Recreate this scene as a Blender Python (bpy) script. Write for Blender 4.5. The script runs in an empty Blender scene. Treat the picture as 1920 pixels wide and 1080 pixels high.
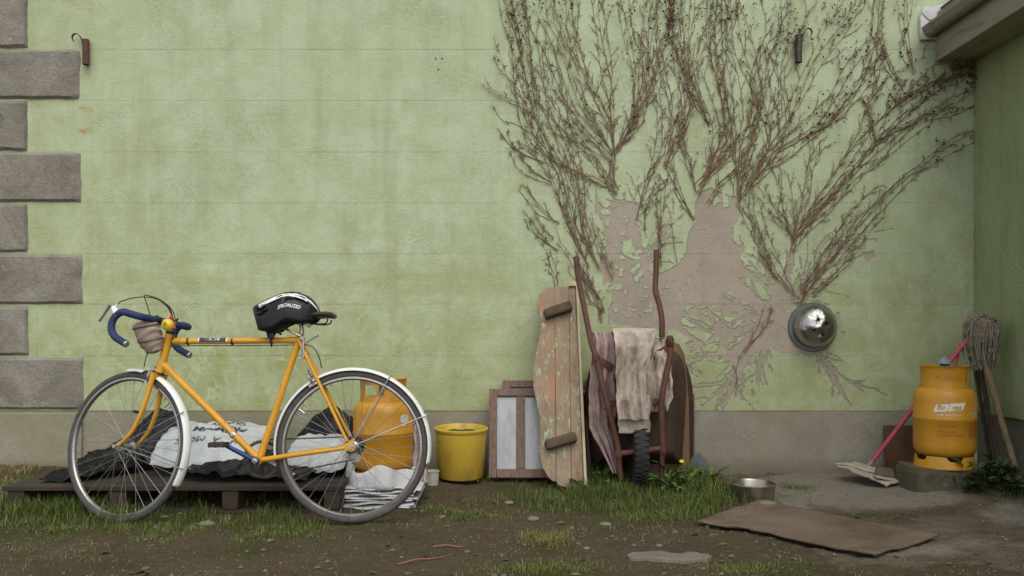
import bpy, bmesh, math, random
import numpy as np
from mathutils import Vector, Matrix
random.seed(7); np.random.seed(7)
S = bpy.context.scene
COL = S.collection
R = math.radians

# ------------------------------------------------------------------ camera, sky, sun, exposure
CAM_D, FPX, CAM_H, HORIZ = 5.0, 1615.0, 0.88, 615.0     # wall distance, focal length and horizon in photo pixels
cd = bpy.data.cameras.new('camera'); cam = bpy.data.objects.new('camera', cd); COL.objects.link(cam)
cam.location = (0, -CAM_D, CAM_H); cam.rotation_euler = (R(90), 0, 0)
cd.sensor_width = 36; cd.lens = 36 * FPX / 1920; cd.shift_y = (HORIZ - 540) / 1920
cd.clip_start = 0.05; cd.clip_end = 500
S.camera = cam
SUN_EL, SUN_AZ = 54, 165                                # azimuth clockwise from north (+Y)
w = bpy.data.worlds.new('World'); S.world = w; w.use_nodes = True
wn = w.node_tree.nodes; wl = w.node_tree.links
sky = wn.new('ShaderNodeTexSky'); sky.sky_type = 'NISHITA'; sky.sun_disc = False
sky.sun_elevation = R(SUN_EL); sky.sun_rotation = R(SUN_AZ)
hs = wn.new('ShaderNodeHueSaturation'); hs.inputs['Saturation'].default_value = 0.22
wl.new(sky.outputs[0], hs.inputs['Color'])
bg = wn['Background']; bg.inputs['Strength'].default_value = 0.12
wl.new(hs.outputs[0], bg.inputs['Color'])
sd = bpy.data.lights.new('sun', 'SUN'); sun = bpy.data.objects.new('sun', sd); COL.objects.link(sun)
sd.energy = 1.1; sd.angle = R(50); sd.color = (1, 0.96, 0.88)
az, el = R(SUN_AZ), R(SUN_EL)
to_sun = Vector((math.sin(az) * math.cos(el), math.cos(az) * math.cos(el), math.sin(el)))
sun.rotation_euler = to_sun.to_track_quat('Z', 'Y').to_euler(); sun.location = to_sun * 20
S.view_settings.view_transform = 'Standard'; S.view_settings.look = 'None'
S.view_settings.gamma = 1; S.view_settings.use_curve_mapping = False
S.view_settings.exposure = 0.72

# ------------------------------------------------------------------ helpers
def P(px, py, Y):
    d = Y + CAM_D
    return Vector(((px - 960) * d / FPX, Y, CAM_H + (HORIZ - py) * d / FPX))
def lerp(a, b, t): return a + (b - a) * t
def sstep(a, b, x): t = np.clip((x - a) / (b - a), 0, 1); return t * t * (3 - 2 * t)
def _h(i, j, s):
    v = np.sin(i * 127.1 + j * 311.7 + s * 74.7) * 43758.5453
    return v - np.floor(v)
def vn(x, y, s=0):
    x = np.asarray(x, float); y = np.asarray(y, float)
    xi, yi = np.floor(x), np.floor(y); fx, fy = x - xi, y - yi
    fx = fx * fx * (3 - 2 * fx); fy = fy * fy * (3 - 2 * fy)
    a = _h(xi, yi, s); b = _h(xi + 1, yi, s); c = _h(xi, yi + 1, s); d = _h(xi + 1, yi + 1, s)
    return (a * (1 - fx) + b * fx) * (1 - fy) + (c * (1 - fx) + d * fx) * fy
def fbm(x, y, o=4, s=0):
    t = 0; a = .5
    for k in range(o):
        t = t + a * vn(np.asarray(x) * 2**k, np.asarray(y) * 2**k, s + k * 13); a *= .5
    return t
def rnd(a, b): return random.uniform(a, b)

def W2(px, py, off): return P(px, py, -off) if False else Vector(((px - 960) * CAM_D / FPX, -off, CAM_H + (HORIZ - py) * CAM_D / FPX))
def worldloc(o):
    v = Vector((0, 0, 0))
    while o is not None:
        v = v + o.location; o = o.parent
    return v
def tag(o, label=None, cat=None, group=None, kind=None):
    if label: o['label'] = label
    if cat: o['category'] = cat
    if group: o['group'] = group
    if kind: o['kind'] = kind
    return o
def thing(name, label, cat, loc, group=None):
    o = bpy.data.objects.new(name, None); COL.objects.link(o)
    o.empty_display_size = .1; o.location = loc
    return tag(o, label, cat, group)

def frame_from(d):
    d = d.normalized(); a = Vector((0, 0, 1)) if abs(d.z) < .9 else Vector((1, 0, 0))
    x = d.cross(a).normalized(); return x, x.cross(d).normalized()

class MB:
    def __init__(s): s.V = []; s.F = []; s.MI = []; s.mi = 0; s.U = {}
    def face(s, f): s.F.append(tuple(f)); s.MI.append(s.mi)
    def tube(s, pts, r, n=8, caps=True, closed=False):
        pts = [Vector(p) for p in pts]; N = len(pts)
        rr = [r] * N if isinstance(r, (int, float)) else list(r)
        base = len(s.V); x = None
        for i, p in enumerate(pts):
            if closed: t = pts[(i + 1) % N] - pts[i - 1]
            else: t = pts[min(i + 1, N - 1)] - pts[max(i - 1, 0)]
            if t.length < 1e-9: t = Vector((0, 0, 1))
            t.normalize()
            if x is None: x, y = frame_from(t)
            else:
                x = x - t * x.dot(t)
                x = frame_from(t)[0] if x.length < 1e-6 else x.normalized()
                y = t.cross(x) * -1
                y = x.cross(t)
            for k in range(n):
                a = 2 * math.pi * k / n
                s.V.append(p + (x * math.cos(a) + y * math.sin(a)) * rr[i])
        segs = N if closed else N - 1
        for i in range(segs):
            a = base + i * n; b = base + ((i + 1) % N) * n
            for k in range(n):
                k2 = (k + 1) % n
                s.face((a + k, b + k, b + k2, a + k2))
        if caps and not closed:
            s.face(range(base, base + n)); s.face(reversed(range(base + (N - 1) * n, base + N * n)))
        return s
    def box(s, c, size, rot=None):
        c = Vector(c); h = Vector(size) / 2; b = len(s.V)
        for sx in (-1, 1):
            for sy in (-1, 1):
                for sz in (-1, 1):
                    v = Vector((sx * h.x, sy * h.y, sz * h.z))
                    s.V.append(c + (rot @ v if rot else v))
        for f in ((0, 1, 3, 2), (4, 6, 7, 5), (0, 4, 5, 1), (2, 3, 7, 6), (0, 2, 6, 4), (1, 5, 7, 3)):
            s.face([b + i for i in f])
        return s
    def bar(s, a, b, w, t, up=None):
        """box beam from a to b, width w along side, thickness t along up"""
        a = Vector(a); b = Vector(b); d = (b - a); L = d.length; d.normalize()
        up = Vector(up) if up else Vector((0, 0, 1))
        side = d.cross(up); side = side.normalized() if side.length > 1e-6 else frame_from(d)[0]
        up = side.cross(d).normalized()
        return s.box((a + b) / 2, (L, w, t), Matrix((d, side, up)).transposed())
    def lathe(s, prof, o, axis=(0, 0, 1), n=24, arc=(0, 2 * math.pi)):
        o = Vector(o); ax = Vector(axis).normalized(); x, y = frame_from(ax); b = len(s.V); m = len(prof)
        full = abs(arc[1] - arc[0] - 2 * math.pi) < 1e-6; cnt = n if full else n + 1
        for k in range(cnt):
            a = arc[0] + (arc[1] - arc[0]) * k / n; dr = x * math.cos(a) + y * math.sin(a)
            for (r, h) in prof: s.V.append(o + dr * r + ax * h)
        for k in range(n):
            k2 = (k + 1) % cnt
            for i in range(m - 1):
                s.face((b + k * m + i, b + k2 * m + i, b + k2 * m + i + 1, b + k * m + i + 1))
        return s
    def prism(s, pts, o, ux, uy, t):
        """outline in (ux,uy) plane at o, extruded by t along ux x uy"""
        o = Vector(o); ux = Vector(ux); uy = Vector(uy); nz = ux.cross(uy).normalized(); b = len(s.V); m = len(pts)
        for q in (0, t):
            for (u, v) in pts: s.V.append(o + ux * u + uy * v + nz * q)
        s.face(reversed(range(b, b + m))); s.face(range(b + m, b + 2 * m))
        for i in range(m):
            j = (i + 1) % m
            s.face((b + i, b + j, b + m + j, b + m + i))
        return s
    def grid(s, nu, nv, fn, closeu=False, mfn=None):
        b = len(s.V)
        for j in range(nv + 1):
            for i in range(nu + (0 if closeu else 1)): s.V.append(Vector(fn(i / nu, j / nv)))
        W = nu if closeu else nu + 1
        for j in range(nv):
            for i in range(nu):
                i2 = (i + 1) % W
                if mfn: s.mi = mfn((i + .5) / nu, (j + .5) / nv)
                s.face((b + j * W + i, b + j * W + i2, b + (j + 1) * W + i2, b + (j + 1) * W + i))
        return s
    def build(s, name, mats, parent=None, smooth=True, bevel=0, seg=1, sharp=40, kind=None, attrs=None, solid=0, origin=None):
        org = worldloc(parent) if parent is not None else Vector(origin or (0, 0, 0))
        me = bpy.data.meshes.new(name)
        me.from_pydata([v - org for v in s.V], [], s.F)
        if not isinstance(mats, (list, tuple)): mats = [mats]
        for m in mats: me.materials.append(m)
        if len(mats) > 1: me.polygons.foreach_set('material_index', s.MI)
        bm = bmesh.new(); bm.from_mesh(me)
        if not attrs: bmesh.ops.recalc_face_normals(bm, faces=bm.faces)
        if bevel:
            es = [e for e in bm.edges if e.is_manifold and e.calc_face_angle(0) > R(30)]
            bmesh.ops.bevel(bm, geom=es, offset=bevel, segments=seg, profile=.6, affect='EDGES', clamp_overlap=True)
        if smooth:
            for f in bm.faces: f.smooth = True
            for e in bm.edges:
                if len(e.link_faces) == 2 and e.calc_face_angle(0) > R(sharp): e.smooth = False
        bm.to_mesh(me); bm.free()
        for k, (typ, data) in (attrs or {}).items():
            at = me.attributes.new(k, typ, 'POINT')
            at.data.foreach_set('vector' if typ == 'FLOAT_VECTOR' else 'value', np.asarray(data, np.float32).ravel())
        o = bpy.data.objects.new(name, me); COL.objects.link(o)
        if parent is not None: o.parent = parent
        else: o.location = org
        if solid:
            md = o.modifiers.new('thick', 'SOLIDIFY'); md.thickness = solid; md.offset = 0
        if kind: o['kind'] = kind
        return o

def catmull(pts, n=6):
    pts = [Vector(p) for p in pts]; out = []
    for i in range(len(pts) - 1):
        p0 = pts[max(i - 1, 0)]; p1 = pts[i]; p2 = pts[i + 1]; p3 = pts[min(i + 2, len(pts) - 1)]
        for k in range(n):
            t = k / n
            out.append(.5 * ((2 * p1) + (p2 - p0) * t + (2 * p0 - 5 * p1 + 4 * p2 - p3) * t * t + (3 * p1 - p0 - 3 * p2 + p3) * t**3))
    out.append(pts[-1]); return out

_fontcache = {}
def text_geo(body, size, bold=False):
    cu = bpy.data.curves.new('lettering', 'FONT'); cu.body = body; cu.size = size; cu.align_x = 'CENTER'; cu.align_y = 'CENTER'
    cu.resolution_u = 3
    if bold: cu.offset = size * .02
    o = bpy.data.objects.new('lettering', cu); COL.objects.link(o)
    dg = bpy.context.evaluated_depsgraph_get(); me = o.evaluated_get(dg).to_mesh()
    vs = [v.co.copy() for v in me.vertices]; fs = [tuple(p.vertices) for p in me.polygons]
    o.evaluated_get(dg).to_mesh_clear(); bpy.data.objects.remove(o); bpy.data.curves.remove(cu)
    return vs, fs
def add_text(mb, body, size, fn, bold=False, shear=0):
    vs, fs = text_geo(body, size, bold); b = len(mb.V)
    for v in vs: mb.V.append(Vector(fn(v.x + shear * v.y, v.y)))
    for f in fs: mb.face([b + i for i in f])

# ------------------------------------------------------------------ materials
class NT:
    def __init__(s, name):
        s.m = bpy.data.materials.new(name); s.m.use_nodes = True
        s.n = s.m.node_tree.nodes; s.l = s.m.node_tree.links; s.b = s.n['Principled BSDF']
        s.pos = s.n.new('ShaderNodeNewGeometry').outputs['Position']
    def new(s, t, **kw):
        x = s.n.new(t)
        for k, v in kw.items(): setattr(x, k, v)
        return x
    def put(s, sock, v):
        if hasattr(v, 'is_linked') or isinstance(v, bpy.types.NodeSocket): s.l.new(v, sock)
        elif isinstance(v, (tuple, list)) and len(v) == 3 and sock.type == 'RGBA': sock.default_value = (*v, 1)
        else: sock.default_value = v
    def map(s, sc=(1, 1, 1), rot=(0, 0, 0), loc=(0, 0, 0), vec=None):
        x = s.new('ShaderNodeMapping'); s.l.new(vec or s.pos, x.inputs[0])
        x.inputs['Scale'].default_value = sc; x.inputs['Rotation'].default_value = rot; x.inputs['Location'].default_value = loc
        return x.outputs[0]
    def noise(s, scale, detail=5, rough=.55, vec=None, dist=0):
        x = s.new('ShaderNodeTexNoise'); s.l.new(vec or s.pos, x.inputs['Vector'])
        x.inputs['Scale'].default_value = scale; x.inputs['Detail'].default_value = detail
        x.inputs['Roughness'].default_value = rough; x.inputs['Distortion'].default_value = dist
        return x.outputs['Fac']
    def voro(s, scale, feature='F1', vec=None, out='Distance', rand=1):
        x = s.new('ShaderNodeTexVoronoi', feature=feature); s.l.new(vec or s.pos, x.inputs['Vector'])
        x.inputs['Scale'].default_value = scale; x.inputs['Randomness'].default_value = rand
        return x.outputs[out]
    def ramp(s, fac, stops):
        x = s.new('ShaderNodeValToRGB'); s.l.new(fac, x.inputs[0]); e = x.color_ramp.elements
        while len(e) < len(stops): e.new(.5)
        for i, (p, c) in enumerate(stops):
            e[i].position = p; e[i].color = (c, c, c, 1) if isinstance(c, (int, float)) else (*c, 1)
        return x.outputs[0]
    def mix(s, f, a, b, mode='MIX'):
        x = s.new('ShaderNodeMixRGB', blend_type=mode); s.put(x.inputs[0], f); s.put(x.inputs[1], a); s.put(x.inputs[2], b)
        return x.outputs[0]
    def math(s, op, a, b=0, clamp=False):
        x = s.new('ShaderNodeMath', operation=op, use_clamp=clamp); s.put(x.inputs[0], a); s.put(x.inputs[1], b); return x.outputs[0]
    def step(s, x, a, b):
        y = s.new('ShaderNodeMapRange', interpolation_type='SMOOTHSTEP'); s.put(y.inputs[0], x)
        y.inputs[1].default_value = a; y.inputs[2].default_value = b; return y.outputs[0]
    def attr(s, name, out='Fac'):
        x = s.new('ShaderNodeAttribute', attribute_name=name); return x.outputs[out]
    def sep(s, vec=None):
        x = s.new('ShaderNodeSeparateXYZ'); s.l.new(vec or s.pos, x.inputs[0]); return x.outputs
    def bump(s, h, strength=.3, dist=.01, normal=None):
        x = s.new('ShaderNodeBump'); s.put(x.inputs['Height'], h); x.inputs['Strength'].default_value = strength
        x.inputs['Distance'].default_value = dist
        if normal: s.l.new(normal, x.inputs['Normal'])
        return x.outputs[0]
    def done(s, col, rough=.7, metal=0, normal=None, spec=.4, **kw):
        s.put(s.b.inputs['Base Color'], col); s.put(s.b.inputs['Roughness'], rough); s.put(s.b.inputs['Metallic'], metal)
        s.put(s.b.inputs['Specular IOR Level'], spec)
        if normal: s.l.new(normal, s.b.inputs['Normal'])
        for k, v in kw.items(): s.put(s.b.inputs[k.replace('_', ' ')], v)
        return s.m

def basic(name, c1, c2, scale=8, rough=.6, metal=0, bump=.15, bscale=None, stretch=(1, 1, 1), dirt=None, dirtscale=5, dirtamt=.5, spec=.4, bdist=.004, **kw):
    t = NT(name); v = t.map(stretch)
    n = t.noise(scale, 6, .6, v)
    col = t.mix(t.ramp(n, [(.3, 0.), (.7, 1.)]), c1, c2)
    if dirt:
        dm = t.ramp(t.noise(dirtscale, 7, .65, t.map(stretch, loc=(3.1, 1.7, 5.3))), [(.62 - dirtamt * .35, 0.), (.8 - dirtamt * .3, 1.)])
        col = t.mix(dm, col, dirt)
    nb = t.noise(bscale or scale * 6, 5, .65, v)
    rr = t.math('ADD', t.math('MULTIPLY', n, .2), rough - .1)
    return t.done(col, rr, metal, t.bump(nb, bump, bdist), spec, **kw)

PAINT_A, PAINT_B, PAINT_C = (.42, .49, .31), (.375, .425, .24), (.47, .535, .36)
def wall_paint():
    t = NT('green_masonry_paint'); x, y, z = t.sep()
    wide = t.noise(1.1, 5, .6); mid = t.noise(5, 6, .62, dist=.4); fine = t.noise(45, 5, .7)
    col = t.mix(t.ramp(wide, [(.35, 0.), (.65, 1.)]), PAINT_A, PAINT_C)
    col = t.mix(t.ramp(mid, [(.42, 0.), (.7, .9)]), col, PAINT_B)
    flake = t.ramp(t.noise(10, 8, .72, dist=.8), [(.47, 0.), (.56, 1.)]); lowz = t.step(z, 2.3, .7)
    col = t.mix(t.math('MULTIPLY', t.math('MULTIPLY', flake, lowz), .42), col, (.335, .36, .185))
    pale = t.ramp(t.noise(7, 8, .75, t.map((1, 1, 1), loc=(7, 7, 1)), .6), [(.54, 0.), (.62, 1.)])
    col = t.mix(t.math('MULTIPLY', t.math('MULTIPLY', pale, t.step(z, 2.6, .9)), .6), col, (.51, .56, .375))
    # vertical rain streaks
    st = t.noise(3.5, 6, .65, t.map((2.2, 2.2, .25)))
    col = t.mix(t.ramp(st, [(.48, 0.), (.7, .42)]), col, (.29, .315, .17))
    # grime blotches in speckles
    sp = t.math('MULTIPLY', t.ramp(t.noise(2.2, 4, .6, t.map((1, 1, 1), loc=(9, 2, 4))), [(.5, 0.), (.68, 1.)]), t.ramp(fine, [(.4, 0.), (.66, .8)]))
    col = t.mix(t.math('MULTIPLY', sp, .75), col, (.24, .24, .14))
    # algae: lower wall and a splashed band about 1.2 m up on the left half
    low = t.step(t.math('ADD', z, t.math('MULTIPLY', mid, -.9)), .95, .1)
    hz = t.noise(2.4, 6, .7, t.map((.35, 1, 3.2), loc=(2, 0, 7)))
    band = t.math('MULTIPLY', t.step(z, .98, 1.12), t.step(z, 1.38, 1.24))
    band = t.math('MULTIPLY', band, t.step(x, .25, -.25))
    band = t.math('MULTIPLY', band, t.ramp(hz, [(.42, 0.), (.62, 1.)]))
    alg = t.math('MAXIMUM', t.math('MULTIPLY', low, t.ramp(hz, [(.3, .25), (.7, 1.)])), t.math('MULTIPLY', band, .75))
    leftm = t.math('MULTIPLY', t.step(x, -1.7, -2.7), t.ramp(mid, [(.3, .15), (.7, .9)]))
    alg = t.math('MAXIMUM', alg, t.math('MULTIPLY', leftm, .5))
    col = t.mix(t.math('MULTIPLY', alg, .52), col, (.30, .305, .10))
    # pale lime crazing above the pallet
    wv = t.new('ShaderNodeVectorMath', operation='ADD'); t.l.new(t.pos, wv.inputs[0])
    nz = t.new('ShaderNodeTexNoise'); t.l.new(t.pos, nz.inputs['Vector']); nz.inputs['Scale'].default_value = 9
    sc = t.new('ShaderNodeVectorMath', operation='SCALE'); t.l.new(nz.outputs['Color'], sc.inputs[0]); sc.inputs['Scale'].default_value = .22
    t.l.new(sc.outputs[0], wv.inputs[1])
    cr = t.ramp(t.voro(6.5, 'DISTANCE_TO_EDGE', wv.outputs[0]), [(.0, 1.), (.11, 0.)])
    cm = t.math('MULTIPLY', t.math('MULTIPLY', t.step(x, -2.55, -2.2), t.step(x, -.55, -1.3)), t.step(z, 1.15, .85))
    cm = t.math('MULTIPLY', cm, t.ramp(t.noise(3, 4), [(.38, 0.), (.55, 1.)]))
    olv = t.math('MULTIPLY', cm, t.ramp(t.noise(5, 6, .7, t.map((1, 1, .8), loc=(3, 1, 1))), [(.48, 0.), (.62, .75)]))
    col = t.mix(olv, col, (.30, .32, .10))
    col = t.mix(t.math('MULTIPLY', t.math('MULTIPLY', t.math('MULTIPLY', cr, t.ramp(t.noise(7, 5, .7), [(.38, 0.), (.6, 1.)])), cm), .85), col, (.50, .53, .37))
    # rust weeps under the left bracket
    for (rx, rz, a) in ((-2.475, 2.154, .7), (-2.478, 2.025, .95)):
        dx = t.math('MULTIPLY', t.math('SUBTRACT', x, rx), 18); dz = t.math('MULTIPLY', t.math('SUBTRACT', z, rz), 42)
        dd = t.math('ADD', t.math('MULTIPLY', dx, dx), t.math('MULTIPLY', dz, dz))
        mk = t.math('MULTIPLY', t.step(dd, 1.1, .0), t.ramp(t.noise(30, 5, .7, t.map((.6, 1, 2))), [(.4, 0.), (.6, a)]))
        col = t.mix(mk, col, (.42, .17, .05))
    # bare concrete where creeper tore the paint away
    a = t.attr('bare')
    a2 = t.math('ADD', a, t.math('MULTIPLY', t.math('SUBTRACT', t.noise(24, 8, .78), .5), .50))
    bare = t.step(a2, .47, .53)
    cn = t.noise(7, 6, .65)
    conc = t.mix(t.ramp(cn, [(.3, 0.), (.7, 1.)]), (.345, .288, .225), (.435, .372, .298))
    conc = t.mix(t.ramp(t.noise(2.6, 6, .65, t.map((1, 1, .7), loc=(1, 5, 2))), [(.4, 0.), (.65, .6)]), conc, (.28, .24, .19))
    conc = t.mix(t.ramp(t.noise(14, 7, .75), [(.58, 0.), (.66, .5)]), conc, (.40, .42, .27))
    conc = t.mix(t.ramp(t.noise(55, 4, .7), [(.55, 0.), (.75, .6)]), conc, (.25, .21, .18))
    edge = t.math('MULTIPLY', t.step(a2, .40, .485), t.step(a2, .53, .485))
    col = t.mix(t.math('MULTIPLY', edge, .25), col, (.46, .50, .33))
    col = t.mix(bare, col, conc)
    pit = t.ramp(t.noise(3.1, 5, .65, t.map((1, 1, 1), loc=(5, 9, 3))), [(.56, 0.), (.70, 1.)])
    pits = t.math('MULTIPLY', pit, t.ramp(t.noise(58, 3, .6, t.map((1, 1, 1.5))), [(.44, 0.), (.56, 1.)]))
    col = t.mix(t.math('MULTIPLY', t.math('SUBTRACT', pit, pits), t.math('SUBTRACT', .10, t.math('MULTIPLY', bare, .10))), col, (.24, .27, .15))
    spots = t.math('MULTIPLY', t.ramp(t.voro(9, vec=t.map((1, .01, 1))), [(.0, 1.), (.045, 0.)]), t.ramp(t.noise(4, 2, .5, t.map((1, 1, 1), loc=(4, 1, 8))), [(.55, 0.), (.6, .8)]))
    col = t.mix(spots, col, (.14, .13, .08))
    hgt = t.math('ADD', t.math('MULTIPLY', t.noise(70, 6, .7), .8), t.math('MULTIPLY', t.noise(17, 4, .6), .7))
    hgt = t.math('ADD', t.math('MULTIPLY', hgt, t.math('SUBTRACT', 1, t.math('MULTIPLY', bare, .45))), t.math('MULTIPLY', pits, .35))
    hgt = t.math('ADD', hgt, t.math('MULTIPLY', bare, -.45))
    return t.done(col, .85, 0, t.bump(hgt, .75, .006), .25)
def rough_render():
    t = NT('rough_green_render'); x, y, z = t.sep()
    col = t.mix(t.ramp(t.noise(2.2, 6, .6), [(.3, 0.), (.7, 1.)]), (.29, .34, .17), (.35, .41, .215))
    col = t.mix(t.ramp(t.noise(1.6, 6, .7, t.map((1, 2.4, .4))), [(.48, 0.), (.72, .75)]), col, (.19, .195, .095))
    col = t.mix(t.ramp(t.noise(60, 4, .7), [(.52, 0.), (.72, .5)]), col, (.20, .225, .10))
    h = t.math('ADD', t.noise(75, 4, .65), t.math('MULTIPLY', t.noise(24, 3), .6))
    return t.done(col, .9, 0, t.bump(h, .9, .012), .2)
def masonry(name, a, b, spots, lich, bs=.5):
    t = NT(name); x, y, z = t.sep()
    col = t.mix(t.ramp(t.noise(4.5, 7, .65, dist=.5), [(.32, 0.), (.68, 1.)]), a, b)
    col = t.mix(t.ramp(t.noise(65, 5, .75), [(.5, 0.), (.72, .65)]), col, spots)
    col = t.mix(t.ramp(t.noise(1.6, 7, .7, t.map((2, 2, .7), loc=(4, 4, 4))), [(.5, 0.), (.72, .55)]), col, lich)
    col = t.mix(t.math('MULTIPLY', t.ramp(t.voro(21), [(.0, .8), (.22, 0.)]), t.ramp(t.noise(6, 3), [(.45, 0.), (.6, 1.)])), col, t.mix(.5, b, (.5, .47, .42)))
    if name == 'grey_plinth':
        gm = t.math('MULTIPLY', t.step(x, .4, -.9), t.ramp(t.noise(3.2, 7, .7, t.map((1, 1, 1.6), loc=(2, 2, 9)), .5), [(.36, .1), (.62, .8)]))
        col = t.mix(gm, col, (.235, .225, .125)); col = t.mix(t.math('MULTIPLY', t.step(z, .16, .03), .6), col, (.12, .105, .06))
    h = t.math('ADD', t.noise(85, 6, .72), t.math('MULTIPLY', t.noise(22, 5), .9))
    return t.done(col, .9, 0, t.bump(h, bs, .008), .2)

M = {}
M['paint'] = wall_paint(); M['render'] = rough_render()
M['quoin'] = masonry('quoin_stone', (.185, .16, .13), (.32, .295, .25), (.10, .085, .07), (.215, .215, .14), .9)
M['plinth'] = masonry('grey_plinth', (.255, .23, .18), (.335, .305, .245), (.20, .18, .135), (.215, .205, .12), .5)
M['plinth_dark'] = masonry('dark_plinth', (.15, .145, .115), (.20, .19, .155), (.11, .10, .08), (.13, .14, .08), .35)
M['fascia'] = basic('weathered_fascia', (.25, .22, .165), (.32, .285, .22), 5, .7, dirt=(.14, .13, .09), dirtscale=7, dirtamt=.3, stretch=(3, .5, 3))
M['gutter'] = basic('grey_gutter', (.22, .195, .15), (.28, .25, .2), 6, .55, dirt=(.10, .09, .07), dirtamt=.3)
M['slate'] = basic('roof_slate', (.06, .06, .065), (.1, .1, .1), 9, .7)
def frame_mat():
    t = NT('yellow_frame_paint')
    col = t.mix(t.ramp(t.noise(9, 5, .6), [(.35, 0.), (.65, 1.)]), (.58, .275, .014), (.69, .34, .02))
    col = t.mix(t.ramp(t.noise(18, 7, .7), [(.52, 0.), (.7, .6)]), col, (.36, .18, .025))
    ch = t.ramp(t.noise(48, 6, .7, t.map((1, 1, .7), loc=(3, 3, 3))), [(.66, 0.), (.68, 1.)])
    col = t.mix(ch, col, (.10, .055, .03))
    return t.done(col, t.math('ADD', t.math('MULTIPLY', t.noise(14, 5), .3), .25), 0, t.bump(ch, .2, .001), .5)
M['yellow'] = frame_mat()
M['steel'] = basic('dull_steel', (.36, .35, .33), (.52, .51, .48), 30, .36, .9, .1, dirt=(.2, .13, .08), dirtscale=22, dirtamt=-.02)
M['spoke'] = basic('dull_spoke', (.22, .21, .20), (.32, .31, .29), 20, .45, .6, .05)
M['rimsteel'] = basic('chromed_rim', (.30, .29, .275), (.42, .41, .39), 14, .36, .9, .08, dirt=(.26, .2, .15), dirtscale=16, dirtamt=.05)
M['rubber'] = basic('grey_tyre_rubber', (.055, .05, .046), (.085, .078, .072), 40, .85, bump=.2, dirt=(.13, .11, .09), dirtscale=12, dirtamt=.1)
M['blackrub'] = basic('black_plastic', (.012, .012, .013), (.022, .021, .022), 30, .45, bump=.08)
M['shell'] = basic('helmet_shell', (.008, .008, .009), (.013, .013, .014), 12, .38, bump=.02, spec=.32)
M['white'] = basic('white_enamel', (.70, .70, .66), (.78, .78, .75), 10, .35, bump=.04, dirt=(.45, .40, .32), dirtscale=14, dirtamt=.0)
M['blue'] = basic('blue_bar_tape', (.018, .028, .085), (.03, .045, .12), 40, .75, bump=.4, bscale=120)
M['bluepaint'] = basic('blue_anodised_crank', (.012, .035, .14), (.02, .05, .18), 20, .35, .3)
M['brownlea'] = basic('worn_saddle_leather', (.035, .022, .018), (.06, .035, .028), 18, .5, bump=.15)
M['rust'] = basic('rusted_steel', (.085, .038, .026), (.14, .062, .042), 28, .75, .15, .35, dirt=(.075, .035, .025), dirtscale=14, dirtamt=.3)
M['rustdark'] = basic('dark_rust_sheet', (.10, .052, .024), (.15, .082, .036), 9, .7, .1, .25, dirt=(.05, .028, .016), dirtscale=5, dirtamt=.4, stretch=(1, 1, .4))
M['trayshade'] = basic('shaded_tray_steel', (.035, .022, .015), (.065, .038, .022), 9, .75, .1, .25)  # shadow on the tray underside is put into this darker brown
M['redplastic'] = basic('red_plastic', (.55, .02, .02), (.62, .03, .03), 10, .35, bump=.02)
M['bellyellow'] = basic('yellow_bell', (.75, .46, .01), (.8, .52, .02), 10, .25, bump=.01, spec=.6)
M['bellgreen'] = basic('green_bell_print', (.25, .38, .06), (.3, .42, .08), 10, .3, bump=.01)
M['rollcloth'] = basic('faded_brown_cloth', (.30, .235, .185), (.40, .325, .265), 9, .95, bump=.3, bscale=130, stretch=(1, 1, 3), spec=.1)
def gas_mat():
    t = NT('yellow_cylinder_paint'); x, y, z = t.sep()
    col = t.mix(t.ramp(t.noise(5, 6, .6), [(.35, 0.), (.65, 1.)]), (.50, .235, .016), (.56, .275, .022))
    col = t.mix(t.ramp(t.noise(7, 7, .7, t.map((1, 1, .35), loc=(3, 8, 1))), [(.48, 0.), (.72, .6)]), col, (.33, .16, .02))
    ch = t.ramp(t.noise(26, 8, .72, t.map((1, 1, .8), loc=(1, 2, 6)), .4), [(.655, 0.), (.675, 1.)])
    col = t.mix(ch, col, (.13, .06, .03))
    sc = t.ramp(t.noise(16, 6, .7, t.map((.5, .5, 6), (0, .3, .4))), [(.66, 0.), (.7, .55)])
    col = t.mix(sc, col, (.62, .42, .14))
    h = t.math('ADD', t.math('MULTIPLY', t.noise(8, 3), 1.2), t.math('MULTIPLY', ch, -.35))
    return t.done(col, t.math('ADD', t.math('MULTIPLY', t.noise(6, 5), .3), .28), 0, t.bump(h, .25, .006), .5)
M['gas'] = gas_mat()
M['gasred'] = basic('red_print', (.45, .07, .02), (.5, .09, .03), 60, .5, bump=0)
M['gaswhite'] = basic('white_print', (.72, .66, .55), (.78, .74, .66), 60, .5, bump=0)
M['darkmetal'] = basic('oily_dark_metal', (.045, .035, .03), (.09, .07, .055), 30, .5, .5, .2)
M['blacktyre'] = basic('black_knobbly_rubber', (.018, .018, .016), (.035, .034, .03), 30, .85, bump=.2)
M['brass'] = basic('dull_valve_metal', (.2, .2, .2), (.3, .29, .28), 30, .4, .8)
M['capgrey'] = basic('blue_grey_cap', (.16, .2, .23), (.22, .26, .29), 20, .5)
M['bucket'] = basic('yellow_bucket_plastic', (.50, .325, .03), (.60, .41, .055), 6, .5, bump=.1, dirt=(.24, .17, .05), dirtscale=6, dirtamt=.38, spec=.45, stretch=(1, 1, .6))
M['moss'] = basic('dark_moss', (.05, .06, .012), (.11, .11, .025), 40, .95, bump=.8, bscale=90)
M['tub'] = basic('pale_grey_tub', (.40, .40, .35), (.48, .47, .42), 10, .6, dirt=(.25, .23, .17), dirtamt=.2)
M['oldwood'] = basic('purplish_weathered_wood', (.15, .092, .068), (.22, .145, .112), 16, .85, bump=.5, stretch=(6, 6, .6), dirt=(.09, .062, .05), dirtscale=10, dirtamt=.35)
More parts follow.
